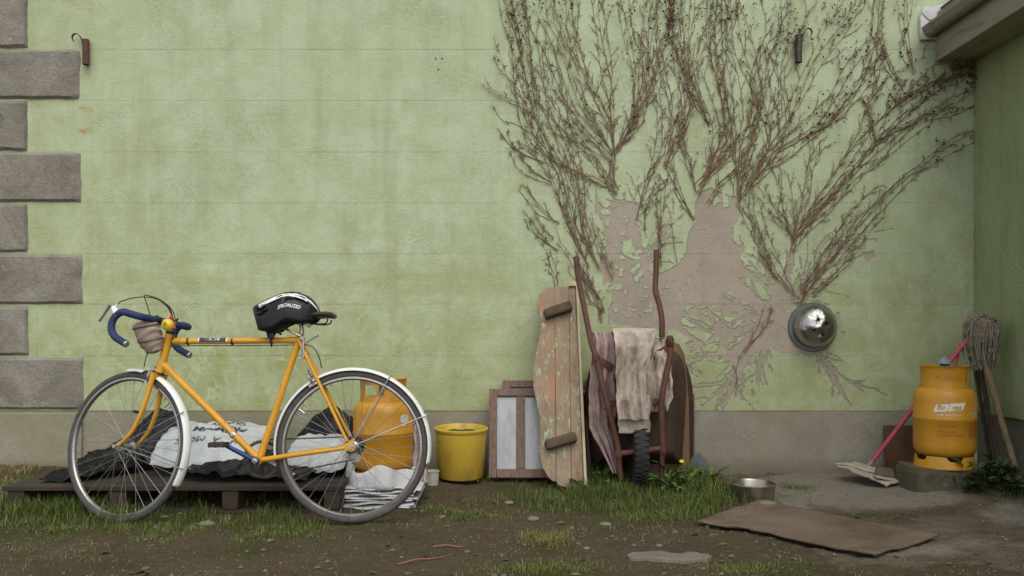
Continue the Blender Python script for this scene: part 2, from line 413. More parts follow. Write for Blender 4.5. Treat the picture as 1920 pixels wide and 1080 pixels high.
M['pane'] = basic('dusty_window_glass', (.27, .28, .285), (.36, .37, .375), 3.5, .22, bump=.03, stretch=(3, 3, .6), dirt=(.22, .21, .19), dirtscale=6, dirtamt=.25, spec=.6)
M['palletwood'] = basic('dark_pallet_wood', (.03, .02, .014), (.065, .043, .03), 14, .85, bump=.5, stretch=(.5, 5, 5), dirt=(.03, .026, .022), dirtscale=6, dirtamt=.4)
M['polythene'] = basic('black_polythene', (.004, .004, .004), (.007, .007, .007), 6, .36, bump=.6, bscale=18, spec=.22, bdist=.02)
M['bagwhite'] = basic('white_plastic_bag', (.40, .415, .425), (.52, .535, .545), 5, .36, bump=.7, bscale=13, dirt=(.24, .235, .215), dirtscale=7, dirtamt=.12, bdist=.01, spec=.45)
M['bagprint'] = basic('dark_bag_print', (.03, .035, .03), (.06, .065, .055), 50, .6, bump=0)
M['sheetwhite'] = basic('dirty_white_sheeting', (.50, .50, .50), (.60, .60, .60), 7, .6, bump=.3, bscale=60, dirt=(.30, .28, .27), dirtscale=9, dirtamt=.2)
M['pinkrag'] = basic('dusty_pink_rag', (.38, .27, .26), (.50, .42, .41), 12, .95, bump=.3, dirt=(.24, .12, .13), dirtscale=14, dirtamt=.3, spec=.1)
M['concrete'] = masonry('mossy_concrete_block', (.095, .078, .052), (.14, .118, .08), (.06, .05, .032), (.07, .075, .026), .9)
M['slab'] = masonry('pale_slab_stone', (.17, .145, .115), (.23, .20, .165), (.13, .11, .085), (.15, .13, .085), .5)
M['pinkpole'] = basic('pink_mop_pole', (.42, .06, .10), (.48, .085, .125), 20, .4, bump=.03)
M['mop'] = basic('grey_mop_cotton', (.20, .17, .13), (.30, .26, .20), 25, .98, bump=.3, bscale=200, spec=.05, dirt=(.13, .11, .085), dirtscale=12, dirtamt=.2)
M['pole'] = basic('weathered_pole_wood', (.15, .105, .062), (.235, .17, .105), 16, .85, bump=.4, stretch=(6, 6, .7), dirt=(.09, .065, .042), dirtamt=.3)
M['darkpole'] = basic('dark_stick_wood', (.06, .042, .03), (.10, .07, .05), 16, .9, bump=.4, stretch=(6, 6, .7))
def ply_mat():
    t = NT('weathered_hardboard')
    col = t.mix(t.ramp(t.noise(3, 6, .65), [(.3, 0.), (.7, 1.)]), (.115, .082, .055), (.18, .137, .098))
    col = t.mix(t.ramp(t.noise(2.2, 7, .7, t.map((1, 1, 1), loc=(6, 2, 0)), .8), [(.5, 0.), (.6, .7)]), col, (.085, .06, .04))
    col = t.mix(t.ramp(t.noise(45, 5, .75), [(.56, 0.), (.7, .6)]), col, (.21, .165, .12))
    col = t.mix(t.ramp(t.voro(13), [(.0, .7), (.12, 0.)]), col, (.07, .05, .035))
    return t.done(col, .85, 0, t.bump(t.math('ADD', t.noise(60, 5, .7), t.math('MULTIPLY', t.noise(6, 4), 1.5)), .35, .006), .25)
M['ply'] = ply_mat()
M['greyply'] = basic('bleached_grey_ply', (.32, .285, .225), (.41, .37, .30), 5, .9, bump=.3, stretch=(1, 4, 4), dirt=(.17, .145, .11), dirtamt=.2)
M['bluepanel'] = basic('slate_blue_board', (.05, .062, .085), (.075, .09, .12), 7, .6)
M['bowl'] = basic('brushed_steel_bowl', (.34, .30, .25), (.42, .38, .32), 30, .3, .95, .05, dirt=(.26, .22, .17), dirtscale=9, dirtamt=.15)
M['feed'] = basic('yellow_scraps', (.35, .3, .1), (.45, .4, .18), 40, .6)
M['domesteel'] = basic('polished_dome_steel', (.34, .33, .31), (.46, .45, .43), 9, .3, 1.0, .75, bscale=14, bdist=.012)
M['domeflange'] = basic('dull_flange_steel', (.14, .155, .15), (.2, .21, .2), 14, .45, .5, .1)
M['hole'] = basic('dark_hole', (.005, .005, .005), (.01, .01, .01), 10, .9)
M['vine'] = basic('bare_creeper_bark', (.15, .088, .056), (.265, .175, .118), 35, .9, bump=.4, bscale=120, spec=.15)
M['deadleaf'] = basic('withered_leaf', (.13, .068, .045), (.25, .14, .09), 40, .85, bump=.2, spec=.15)
M['redleaf'] = basic('orange_brown_leaf', (.24, .085, .03), (.32, .14, .05), 40, .8, bump=.2, spec=.15)
M['endwhite'] = basic('flaking_white_board', (.55, .54, .53), (.68, .67, .66), 10, .7, dirt=(.2, .17, .15), dirtscale=8, dirtamt=.2)
M['pebble'] = basic('ground_pebble', (.085, .068, .05), (.20, .17, .13), 30, .85)
M['litter'] = basic('dry_litter', (.08, .055, .032), (.18, .13, .08), 12, .9)
M['twig'] = basic('reddish_twig', (.20, .095, .045), (.28, .15, .075), 40, .85)
M['decal'] = basic('dark_frame_transfer', (.03, .03, .045), (.05, .05, .07), 40, .4, bump=0)
M['leafgreen'] = basic('weed_leaf', (.07, .13, .026), (.11, .18, .042), 30, .6, bump=.1)
M['leafdark'] = basic('dark_nettle_leaf', (.022, .042, .012), (.042, .07, .02), 30, .6, bump=.1)
M['dandelion'] = basic('dandelion_yellow', (.7, .42, .01), (.75, .5, .02), 40, .7)

def bench_mat():
    t = NT('bleached_bench_wood'); v = t.map((9, 9, .8))
    g = t.noise(9, 7, .65, v, .4)
    col = t.mix(t.ramp(g, [(.3, 0.), (.7, 1.)]), (.225, .165, .108), (.35, .27, .19))
    col = t.mix(t.ramp(t.noise(4, 6, .65, t.map((3, 3, .9), loc=(5, 1, 2))), [(.45, 0.), (.7, .7)]), col, (.16, .11, .065))
    col = t.mix(t.ramp(t.noise(2.4, 3, .5, t.map((2, 2, .8), loc=(1, 8, 2))), [(.5, 0.), (.66, .5)]), col, (.40, .22, .13))
    pm = t.math('MULTIPLY', t.ramp(t.noise(9, 8, .7, t.map((4.5, 4.5, 1.3), loc=(2, 3, 1))), [(.575, 0.), (.59, 1.)]), t.ramp(t.noise(2.2, 3, .5), [(.3, 0.), (.42, 1.)]))
    x, y, z = t.sep()
    pm = t.math('MULTIPLY', pm, t.math('MULTIPLY', t.step(z, .05, .3), t.step(z, 1.0, .93)))
    col = t.mix(pm, col, (.31, .43, .29))
    h = t.math('ADD', g, t.math('MULTIPLY', pm, .5))
    return t.done(col, .85, 0, t.bump(h, .5, .004), .2)
M['bench'] = bench_mat()
M['benchedge'] = basic('pale_board_edge', (.42, .34, .22), (.52, .43, .29), 14, .85, bump=.3, stretch=(6, 6, .7), dirt=(.3, .22, .13), dirtamt=.2)
M['batten'] = basic('dark_batten_wood', (.06, .043, .027), (.11, .08, .05), 14, .9, bump=.4, dirt=(.07, .05, .03), dirtamt=.3)

def striped_cloth():
    t = NT('striped_pink_cloth'); u, v, _ = t.sep(t.attr('gridpos', 'Vector'))
    base = t.mix(t.ramp(t.noise(14, 6, .65), [(.3, 0.), (.7, 1.)]), (.22, .15, .14), (.38, .29, .27))
    def stripe(c, wd, col, b):
        d = t.math('ABSOLUTE', t.math('SUBTRACT', u, c)); return t.mix(t.math('MULTIPLY', t.math('MULTIPLY', t.step(d, wd, wd * .5), t.ramp(t.noise(5, 4), [(.36, .1), (.6, .75)])), .85), b, col)
    for c, wd, cc in ((.12, .05, (.5, .42, .38)), (.30, .05, (.45, .10, .10)), (.42, .03, (.1, .1, .24)), (.52, .05, (.55, .47, .42)), (.62, .03, (.42, .12, .10)), (.72, .04, (.09, .10, .24)), (.86, .05, (.5, .2, .18))):
        base = stripe(c, wd, cc, base)
    base = t.mix(t.ramp(t.noise(6, 6, .7), [(.44, 0.), (.7, .85)]), base, (.13, .09, .08))
    return t.done(base, .95, 0, t.bump(t.noise(180, 3), .3, .002), .1)
def stained_cloth():
    t = NT('stained_cream_cloth')
    base = t.mix(t.ramp(t.noise(8, 6, .65), [(.3, 0.), (.7, 1.)]), (.37, .30, .245), (.50, .43, .36))
    base = t.mix(t.ramp(t.noise(6, 7, .75, t.map((1.4, 1.4, .8), loc=(2, 4, 1))), [(.44, 0.), (.62, .85)]), base, (.17, .135, .095))
    base = t.mix(t.ramp(t.noise(45, 4, .7), [(.6, 0.), (.72, .6)]), base, (.13, .11, .08))
    return t.done(base, .95, 0, t.bump(t.noise(180, 3), .3, .002), .1)
M['stripe'] = striped_cloth(); M['cream'] = stained_cloth()

def ground_mat():
    t = NT('yard_earth'); n1 = t.noise(3, 7, .65); n2 = t.noise(22, 6, .7); n3 = t.noise(110, 4, .7)
    soil = t.mix(t.ramp(n1, [(.3, 0.), (.7, 1.)]), (.082, .057, .034), (.135, .098, .062))
    soil = t.mix(t.ramp(n2, [(.45, 0.), (.7, .8)]), soil, (.135, .108, .08))
    soil = t.mix(t.ramp(n3, [(.55, 0.), (.7, .6)]), soil, (.045, .033, .022))
    soil = t.mix(t.ramp(t.noise(8, 7, .75, t.map((1, 1, 1), loc=(2, 6, 0))), [(.46, 0.), (.62, .8)]), soil, (.085, .078, .036))
    grit = t.ramp(t.voro(85), [(.0, 1.), (.2, 0.)])
    soil = t.mix(t.math('MULTIPLY', grit, t.ramp(t.noise(2.2, 4), [(.45, 0.), (.62, .75)])), soil, (.22, .19, .155))
    conc = t.mix(t.ramp(n1, [(.35, 0.), (.65, 1.)]), (.145, .113, .08), (.235, .19, .14))
    conc = t.mix(t.ramp(t.noise(3.3, 7, .7, t.map((1, 1.8, 1), loc=(3, 3, 0))), [(.46, 0.), (.64, .9)]), conc, (.095, .074, .053))
    conc = t.mix(t.ramp(n3, [(.5, 0.), (.7, .5)]), conc, (.09, .077, .06))
    pm = t.math('ADD', t.attr('pale'), t.math('MULTIPLY', t.math('SUBTRACT', t.noise(11, 6, .7), .5), .9))
    conc = t.mix(t.math('MULTIPLY', t.step(pm, .25, .6), .85), conc, t.mix(n2, (.24, .21, .17), (.34, .30, .245)))
    cm = t.math('ADD', t.attr('concrete'), t.math('MULTIPLY', t.math('SUBTRACT', n2, .5), .9))
    col = t.mix(t.step(cm, .35, .65), soil, conc)
    moss = t.math('ADD', t.math('ADD', t.attr('moss'), .14), t.math('MULTIPLY', t.math('SUBTRACT', n2, .5), 1.1))
    mcol = t.mix(t.ramp(n3, [(.3, 0.), (.7, 1.)]), (.045, .05, .014), (.085, .09, .028))
    col = t.mix(t.math('MULTIPLY', t.step(moss, .4, .75), .85), col, mcol)
    h = t.math('ADD', t.math('MULTIPLY', n2, 1.2), t.math('ADD', t.math('MULTIPLY', n3, .6), t.math('MULTIPLY', grit, .5)))
    return t.done(col, .95, 0, t.bump(h, 1.0, .022), .15)
M['ground'] = ground_mat()
def grass_mat():
    t = NT('grass_blades'); a = t.attr('tone')
    col = t.ramp(a, [(.0, (.034, .06, .012)), (.4, (.078, .122, .024)), (.75, (.13, .15, .035)), (.9, (.19, .17, .055)), (1., (.27, .21, .10))])
    return t.done(col, .6, 0, None, .25)
M['grass'] = grass_mat()

# ------------------------------------------------------------------ ground
def pix(x, y, z):
    d = y + CAM_D; return 960 + x * FPX / d, HORIZ + (CAM_H - z) * FPX / d
def gz(x, y):
    x = np.asarray(x, float); y = np.asarray(y, float)
    t = np.clip((y + 1.1) / 1.1, 0, 1)
    b = np.interp(x, [-3.2, -2.4, -.6, .8, 1.8, 2.5], [.105, .085, .055, .035, .04, .06])
    z = t * b + .06 * np.exp(-((x - 2.4) / .42)**2 - ((y + .68) / .30)**2)
    amp = np.clip((6 - np.abs(x)) / 3, 0, 1)
    z = z + amp * ((fbm(x * 2.3, y * 2.3, 3, 5) - .44) * .03 + (fbm(x * 14, y * 14, 3, 9) - .44) * .022 + (fbm(x * 38, y * 38, 2, 19) - .37) * .008 * np.clip(1.6 - x, .25, 1) - .004)
    # wheels press into the turf line
    return z
def gnd(px, py):
    d = 4.5
    for _ in range(25):
        y = d - CAM_D; x = (px - 960) * d / FPX; z = float(gz(x, y)); d = lerp(d, (CAM_H - z) * FPX / (py - HORIZ), .7)
    return Vector(((px - 960) * d / FPX, d - CAM_D, float(gz((px - 960) * d / FPX, d - CAM_D))))
def build_ground():
    xs = np.concatenate([np.linspace(-80, -4, 16)[:-1], np.linspace(-4, 4, 560), np.linspace(4, 80, 16)[1:]])
    ys = np.concatenate([np.linspace(-80, -3.6, 16)[:-1], np.linspace(-3.6, .1, 300), np.linspace(.1, 80, 12)[1:]])
    X, Y = np.meshgrid(xs, ys); Z = gz(X, Y)
    nx, ny = len(xs), len(ys)
    co = np.stack([X, Y, Z], -1).reshape(-1, 3)
    idx = np.arange(nx * ny).reshape(ny, nx)
    q = np.stack([idx[:-1, :-1], idx[:-1, 1:], idx[1:, 1:], idx[1:, :-1]], -1).reshape(-1, 4)
    me = bpy.data.meshes.new('ground'); me.from_pydata(co.tolist(), [], q.tolist()); me.materials.append(M['ground'])
    me.polygons.foreach_set('use_smooth', np.ones(len(q), bool))
    d = np.maximum(co[:, 1] + CAM_D, .3); px = 960 + co[:, 0] * FPX / d; py = HORIZ + (CAM_H - co[:, 2]) * FPX / d
    n = fbm(co[:, 0] * 3, co[:, 1] * 3, 4, 3) - .46
    # worn concrete apron on the right, in front of the plinth
    con = sstep(1.05, 1.35, co[:, 0] + .25 * n) * sstep(-2.1, -1.55, co[:, 1] + n)
    con = np.maximum(con, .75 * sstep(1.6, 2.2, co[:, 0]) * sstep(-2.9, -2.0, co[:, 1]))
    con = np.clip(con - .25 * sstep(.1, .35, n + .15), 0, 1)
    mo = np.zeros(len(co))
    for (cx, cy, rx, ry, a) in MOSS:
        mo = np.maximum(mo, a * np.exp(-(((px - cx) / rx)**2 + ((py - cy) / ry)**2)))
    mo = mo + .9 * n
    pl = np.zeros(len(co))
    for (cx, cy, rx, ry, a) in ((1560, 908, 130, 22, .9), (1650, 930, 150, 22, .8), (1470, 945, 60, 18, .6), (1900, 965, 60, 22, .6), (1720, 1030, 120, 14, .5), (1850, 1020, 120, 18, .35)):
        pl = np.maximum(pl, 1.25 * a * np.exp(-(((px - cx) / rx / 1.2)**2 + ((py - cy) / ry / 1.2)**2)))
    mo = mo - .5 * pl
    for k, v in (('concrete', con), ('moss', mo), ('pale', pl)):
        me.attributes.new(k, 'FLOAT', 'POINT').data.foreach_set('value', v.astype(np.float32))
    o = bpy.data.objects.new('ground', me); COL.objects.link(o); o['kind'] = 'structure'
MOSS = [(150, 970, 380, 40, .9), (480, 985, 160, 35, .7), (840, 960, 120, 30, .6), (1180, 940, 260, 45, .9), (1030, 1015, 90, 25, .6),
        (1640, 968, 110, 18, .75), (1030, 1075, 160, 22, .55), (1450, 1075, 170, 22, .6), (430, 1030, 140, 30, .45), (60, 900, 120, 40, .5),
        (1500, 925, 60, 15, .6), (1850, 920, 120, 30, .6), (150, 1060, 200, 25, .35), (690, 1000, 140, 25, .4)]
build_ground()

# ------------------------------------------------------------------ main wall: blocks, plinth, quoins
X0, X1 = -3.12, 2.70
wall = thing('painted_wall', 'pale green rendered block wall with grey quoins, grey base and a torn bare patch', 'wall', (0, .1, 0))
b = MB(); b.box((( X0 + X1) / 2 , .156, 1.6), (X1 - X0 - .02, .3, 3.9)); b.build('wall_core', M['paint'], wall, False)
ZR = [.40, .719, 1.019, 1.312, 1.606, 1.902, 2.202, 2.498, 2.798, 3.1, 3.4]

# torn patch, traced from the photo in wall pixels
def zz(pts): return np.array([(1100 + u * .41667, 330 + v * .41667) for u, v in pts])
BARE = [zz([(40, 60), (55, 125), (95, 150), (125, 105), (165, 105), (230, 130), (232, 180), (215, 212), (240, 240), (245, 300), (275, 350), (278, 410), (292, 442),
            (360, 430), (420, 388), (447, 345), (452, 270), (490, 205), (488, 130), (512, 68), (560, 55), (640, 90), (690, 95), (700, 150), (680, 205), (660, 225), (656, 290), (702, 322),
            (690, 372), (722, 412), (775, 448), (800, 480), (832, 498), (872, 470), (900, 400), (920, 338), (940, 340), (932, 400), (905, 470), (938, 500), (912, 560),
            (950, 585), (1010, 570), (1100, 600), (1120, 690), (1080, 790), (1010, 805), (940, 800), (900, 800), (830, 785), (760, 790), (720, 825), (688, 900), (645, 1000), (618, 1030), (650, 930), (682, 870), (640, 820),
            (600, 805), (520, 832), (470, 800), (440, 755), (480, 742), (400, 690), (370, 700), (300, 690), (100, 665), (98, 600), (112, 560), (80, 500), (68, 440), (58, 350), (92, 300), (72, 200), (42, 165)]),
        zz([(1020, 345), (1060, 290), (1100, 255), (1085, 300), (1040, 350)]),
        zz([(1040, 810), (1080, 850), (1130, 915), (1165, 980), (1190, 1035), (1150, 985), (1100, 920), (1060, 850)]),
        zz([(1240, 345), (1290, 340), (1300, 365), (1260, 385)]), zz([(540, -70), (560, -100), (600, -80), (610, -45), (570, -40)]),
        zz([(1120, 610), (1140, 620), (1130, 640)]), zz([(1150, 700), (1165, 705), (1160, 725)])]
KEEP = [zz([(418, 655), (440, 628), (500, 640), (560, 660), (580, 700), (545, 742), (500, 735), (440, 690)]),
        zz([(495, 595), (540, 582), (600, 610), (615, 645), (580, 655), (530, 625)]), zz([(610, 520), (650, 525), (672, 548), (650, 562), (620, 545)]),
        zz([(700, 565), (730, 575), (772, 620), (765, 660), (735, 650), (705, 600)]), zz([(380, 690), (420, 705), (455, 740), (430, 750), (395, 720)]),
        zz([(500, 760), (560, 745), (600, 720), (590, 790), (530, 800)]), zz([(620, 755), (660, 715), (715, 720), (690, 745), (640, 790)]),
        zz([(682, 450), (720, 455), (790, 490), (835, 540), (820, 562), (770, 550), (720, 490)]), zz([(700, 395), (760, 430), (800, 470), (740, 440)]),
        zz([(550, 95), (590, 70), (600, 120), (570, 140)]), zz([(610, 80), (640, 95), (640, 140), (615, 145)]),
        zz([(85, 195), (105, 200), (100, 230), (85, 225)]), zz([(110, 375), (135, 375), (140, 420), (115, 415)]), zz([(200, 400), (245, 395), (255, 440), (225, 480), (205, 450)]),
        zz([(150, 300), (200, 290), (215, 340), (205, 375), (160, 350)]), zz([(165, 515), (190, 515), (175, 540)]), zz([(620, 640), (680, 600), (700, 660), (640, 700)]), zz([(320, 510), (345, 505), (340, 540)]),
        zz([(700, 680), (745, 660), (740, 690), (705, 720)]), zz([(850, 600), (890, 590), (870, 620)]), zz([(770, 790), (830, 770), (870, 790), (800, 860)])]
def poly_sd(px, py, poly):
    x0, y0 = poly[:, 0], poly[:, 1]; x1, y1 = np.roll(x0, -1), np.roll(y0, -1)
    dmin = np.full(px.shape, 1e9); ins = np.zeros(px.shape, bool)
    for a, b_, c, d in zip(x0, y0, x1, y1):
        ex, ey = c - a, d - b_; t = np.clip(((px - a) * ex + (py - b_) * ey) / (ex * ex + ey * ey + 1e-9), 0, 1)
        dmin = np.minimum(dmin, np.hypot(px - a - t * ex, py - b_ - t * ey))
        cr = ((b_ > py) != (d > py)); xi = a + (py - b_) / (d - b_ + 1e-12) * ex
        ins ^= cr & (px < xi)
    return np.where(ins, dmin, -dmin)
SCARS = []
_r = random.Random(5)
for (ax, ay) in ((1330, 640), (1370, 625), (1420, 640), (1390, 600), (1350, 660), (1460, 560), (1440, 590), (1300, 690), (1400, 690), (1380, 655)):
    for k in range(5):
        a = _r.uniform(-.9, .9) + (math.pi if _r.random() < .45 else 0); L = _r.uniform(25, 75)
        SCARS.append((ax + _r.uniform(-15, 15), ay + _r.uniform(-15, 15), a + .25, L, _r.uniform(1.0, 2.6)))
RAYS = []
def _ray(x, y, a, L, wd, lvl):
    n = max(4, int(L / 9)); pts = []
    for i in range(n + 1):
        pts.append((x, y, wd * (1 - .75 * i / n))); a += _r.gauss(0, .10); x += math.cos(a) * L / n; y += math.sin(a) * L / n
        if lvl and i > 0 and _r.random() < .5: _ray(x, y, a + _r.choice((-1, 1)) * _r.uniform(.35, .8), L * _r.uniform(.25, .55), wd * .6, lvl - 1)
    RAYS.append(pts)
for (tx, ty, wd) in ((1358, 760, 5), (1285, 645, 4), (1300, 690, 4), (1330, 610, 4.5), (1385, 545, 3.5), (1345, 705, 4), (1400, 690, 4.5), (1275, 600, 3), (1420, 680, 3.5), (1310, 575, 3), (1380, 640, 5), (1330, 660, 4)):
    _ray(1458, 588, math.atan2(ty - 588, tx - 1458) + _r.uniform(-.08, .08), math.hypot(tx - 1458, ty - 588) * 1.02, wd, 1)
for (tx, ty, wd) in ((1500, 500, 4), (1540, 450, 3), (1475, 470, 4), (1440, 500, 3), (1420, 470, 2.5), (1570, 420, 2)): _ray(1458, 585, math.atan2(ty - 585, tx - 1458), math.hypot(tx - 1458, ty - 585), wd, 1)
for (tx, ty, wd) in ((1590, 758, 4), (1540, 700, 2.5), (1560, 660, 2)): _ray(1530, 655, math.atan2(ty - 655, tx - 1530), math.hypot(tx - 1530, ty - 655), wd, 1)
for k in range(14): _ray(_r.uniform(1120, 1240), _r.uniform(380, 560), _r.uniform(-2.4, -.7), _r.uniform(40, 110), _r.uniform(1.5, 3), 1)
def bare_field(px, py):
    wob = (fbm(px / 9, py / 9, 3, 21) - .44) * 9 + (fbm(px / 3.2, py / 3.2, 2, 33) - .37) * 4
    f = np.full(px.shape, -1e3)
    for p in BARE: f = np.maximum(f, poly_sd(px, py, p))
    k = np.full(px.shape, -1e3)
    for p in KEEP: k = np.maximum(k, poly_sd(px, py, p))
    # leftover flecks, mostly on the left lobe
    fl = (fbm(px / 11, py / 11, 3, 55) - .60) * 55 + 2 * sstep(1240, 1120, px) - 4 * sstep(1260, 1330, px) * (py < 580)
    k = np.maximum(k, fl - 2)
    f = np.minimum(f, -k)
    for (ax, ay, a, L, wd) in SCARS:
        dx, dy = math.cos(a), math.sin(a); t = np.clip((px - ax) * dx + (py - ay) * dy, 0, L)
        f = np.maximum(f, wd * (1 - t / L * .6) - np.hypot(px - ax - t * dx, py - ay - t * dy + 3 * np.sin(t / 12)))
    for pts in RAYS:
        xs = [p[0] for p in pts]; ys = [p[1] for p in pts]
        if max(xs) < px.min() - 8 or min(xs) > px.max() + 8 or max(ys) < py.min() - 8 or min(ys) > py.max() + 8: continue
        for (ax, ay, w0), (bx_, by_, w1) in zip(pts[:-1], pts[1:]):
            ex, ey = bx_ - ax, by_ - ay; t = np.clip(((px - ax) * ex + (py - ay) * ey) / (ex * ex + ey * ey + 1e-9), 0, 1)
            f = np.maximum(f, w0 + (w1 - w0) * t - np.hypot(px - ax - t * ex, py - ay - t * ey))
    return f + wob * np.clip(.35 + np.abs(f) / 14, .35, 1)

def block(x0, x1, z0, z1, fine):
    ny = .0 + rnd(-.0005, .0005); z0 += rnd(-.0002, .0005); z1 += rnd(-.0005, .0002)
    nx, nz = (max(2, int((x1 - x0) / .0045)), max(2, int((z1 - z0) / .0045))) if fine else (1, 1)
    xs = np.linspace(x0, x1, nx + 1); zs = np.linspace(z0, z1, nz + 1)
    Xg, Zg = np.meshgrid(xs, zs); Yg = np.full(Xg.shape, ny); at = None
    if fine:
        f = bare_field(960 + Xg * FPX / CAM_D, HORIZ + (CAM_H - Zg) * FPX / CAM_D)
        at = np.clip(.5 + f / 40, 0, 1); Yg = Yg + .0010 * sstep(-1, 1, f)
    V = np.stack([Xg, Yg - .1, Zg], -1).reshape(-1, 3).tolist()
    idx = np.arange((nx + 1) * (nz + 1)).reshape(nz + 1, nx + 1)
    F = np.stack([idx[:-1, :-1], idx[:-1, 1:], idx[1:, 1:], idx[1:, :-1]], -1).reshape(-1, 4).tolist()
    n = len(V); V += [(x0, -.08, z0), (x1, -.08, z0), (x1, -.08, z1), (x0, -.08, z1)]
    bot = idx[0].tolist(); top = idx[-1].tolist(); lf = idx[:, 0].tolist(); rt = idx[:, -1].tolist()
    F += [bot[::-1] + [n, n + 1], top + [n + 2, n + 3], lf + [n + 3, n], rt[::-1] + [n + 1, n + 2]]
    me = bpy.data.meshes.new('render_block'); me.from_pydata(V, [], F); me.materials.append(M['paint'])
    if fine:
        a = me.attributes.new('bare', 'FLOAT', 'POINT'); a.data.foreach_set('value', np.concatenate([at.ravel(), [0] * 4]).astype(np.float32))
    o = bpy.data.objects.new('render_block', me); COL.objects.link(o); o.parent = wall
for r in range(len(ZR) - 1):
    z0, z1 = ZR[r] + .0004, ZR[r + 1] - .0004
    j = 1.105 + (0 if r % 2 == 0 else -.297); js = [X0]
    k = math.floor((X0 - j) / .594) + 1
    while j + k * .594 < X1 - .05:
        if j + k * .594 > X0 + .06: js.append(j + k * .594)
        k += 1
    js.append(X1 - .02)
    for a, c in zip(js[:-1], js[1:]):
        block(a + .00025, c - .00025, z0, z1, r < 5 and c > .2 and a < 2.35)
# plinth: a strip of grey render cracked into bays
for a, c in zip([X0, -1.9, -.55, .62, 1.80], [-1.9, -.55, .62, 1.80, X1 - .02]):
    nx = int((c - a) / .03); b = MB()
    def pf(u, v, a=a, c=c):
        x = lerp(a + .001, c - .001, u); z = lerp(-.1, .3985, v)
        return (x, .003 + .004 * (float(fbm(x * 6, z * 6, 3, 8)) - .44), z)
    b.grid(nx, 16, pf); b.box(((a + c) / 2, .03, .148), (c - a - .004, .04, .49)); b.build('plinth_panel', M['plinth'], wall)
# quoins
QZ = [3.1, 2.798, 2.498, 2.202, 1.902, 1.606, 1.312, 1.012, .715, .40]
QX = [-2.505, -2.812, -2.506, -2.812, -2.500, -2.810, -2.495, -2.806, -2.488]
for i in range(9):
    x1 = QX[i]; z1, z0 = QZ[i] - .006, QZ[i + 1] + .006
    b = MB(); pr = .019
    def qf(u, v, x1=x1, z0=z0, z1=z1, i=i):
        # u sweeps over the face and round the right reveal, v from bottom to top
        x = lerp(X0, x1, min(u / .92, 1)); z = lerp(z0, z1, v)
        e = min((x1 - x), (z1 - z), (z - z0)); e = max(e, 0)
        y = -pr * float(sstep(-.001, .006, e - max(0, .02 * (float(fbm(x * 16 + i * 3, z * 16, 2, 31)) - .5)))) - .006 * (float(fbm(x * 9 + i, z * 9, 4, 4)) - .44)
        jag = .016 * (float(fbm(x * 14, z * 14 + i * 7, 3, 17)) - .44)
        if u > .93: y = .004
        return (x + (jag if u > .5 else 0), y, z + jag * .6)
    b.grid(26, 18, qf); b.build('quoin_stone', M['quoin'], wall)
b = MB(); b.box(((X0 - 2.492) / 2, -.006, .145), (-2.492 - X0, .03, .49)); b.build('quoin_base', M['plinth'], wall, bevel=.005)

# ------------------------------------------------------------------ outbuilding on the right
RX = 2.68
ob = thing('lean_to_outbuilding', 'low outbuilding with rough green side wall, overhanging eaves and grey gutter', 'building', (RX + .5, -1.6, 0))
b = MB()
def rw(u, v):
    y = lerp(-3.4, -.002, u); z = lerp(.395, 2.50, v)
    if v == 0: z += .012 * (float(vn(y * 7, 1)) - .5)
    return (RX - .006 * (float(fbm(y * 22, z * 22, 3, 2)) - .44), y, z)
b.grid(200, 110, rw); b.build('wall', M['render'], ob)
b = MB(); b.box((RX + .14, -1.7, .15), (.24, 3.4, .62)); b.build('plinth', M['plinth_dark'], ob)
b = MB(); b.box((RX + .17, -1.70, 1.60), (.30, 3.38, 1.95)); b.build('wall_core', M['render'], ob)
b = MB(); b.box((2.463, -1.70, 2.56), (.024, 3.36, .28)); b.build('fascia', M['fascia'], ob, bevel=.003)
b = MB(); b.box((2.575, -1.70, 2.435), (.198, 3.36, .014)); b.build('soffit', M['fascia'], ob, bevel=.001)
b = MB(); prof = []
for k in range(13):
    a = math.pi * k / 12; prof.append((2.411 - .039 * math.cos(a), 2.607 - .048 * math.sin(a)))
prof2 = [(x + (.004 if x < 2.40 else -.004), z + .004) for x, z in prof[::-1]]
loop = [(2.366, 2.617), (2.366, 2.603)] + prof[1:] + prof2[1:-1] + [(2.378, 2.609)]
b.prism(loop, (0, -.012, 0), (1, 0, 0), (0, 0, 1), 3.35); b.build('gutter', M['gutter'], ob, sharp=30)
b = MB(); b.bar((2.475, -1.7, 2.715), (3.6, -1.7, 3.10), 3.4, .03); b.build('unseen_roof', M['slate'], ob, False)  # slab above the view, added and extended for the shade it casts
# broken white board end beside the gutter
bd = thing('broken_board_end', 'flaking white board end stuck to the green wall beside the gutter', 'board', (2.44, -.02, 2.63))
b = MB(); pts = [(2.362, 2.548), (2.46, 2.546), (2.53, 2.56), (2.53, 2.72), (2.505, 2.731), (2.475, 2.724), (2.44, 2.715), (2.415, 2.728), (2.375, 2.716), (2.36, 2.68)]
b.prism(pts, (0, -.006, 0), (1, 0, 0), (0, 0, 1), .022); b.build('board', M['endwhite'], bd, bevel=.002)
b = MB(); b.prism([(2.364, 2.70), (2.40, 2.66), (2.44, 2.65), (2.52, 2.69), (2.52, 2.742), (2.47, 2.745), (2.42, 2.728), (2.38, 2.738)], (0, -.029, 0), (1, 0, 0), (0, 0, 1), .006)
b.build('peeling_sheet', M['sheetwhite'], bd, bevel=.001)

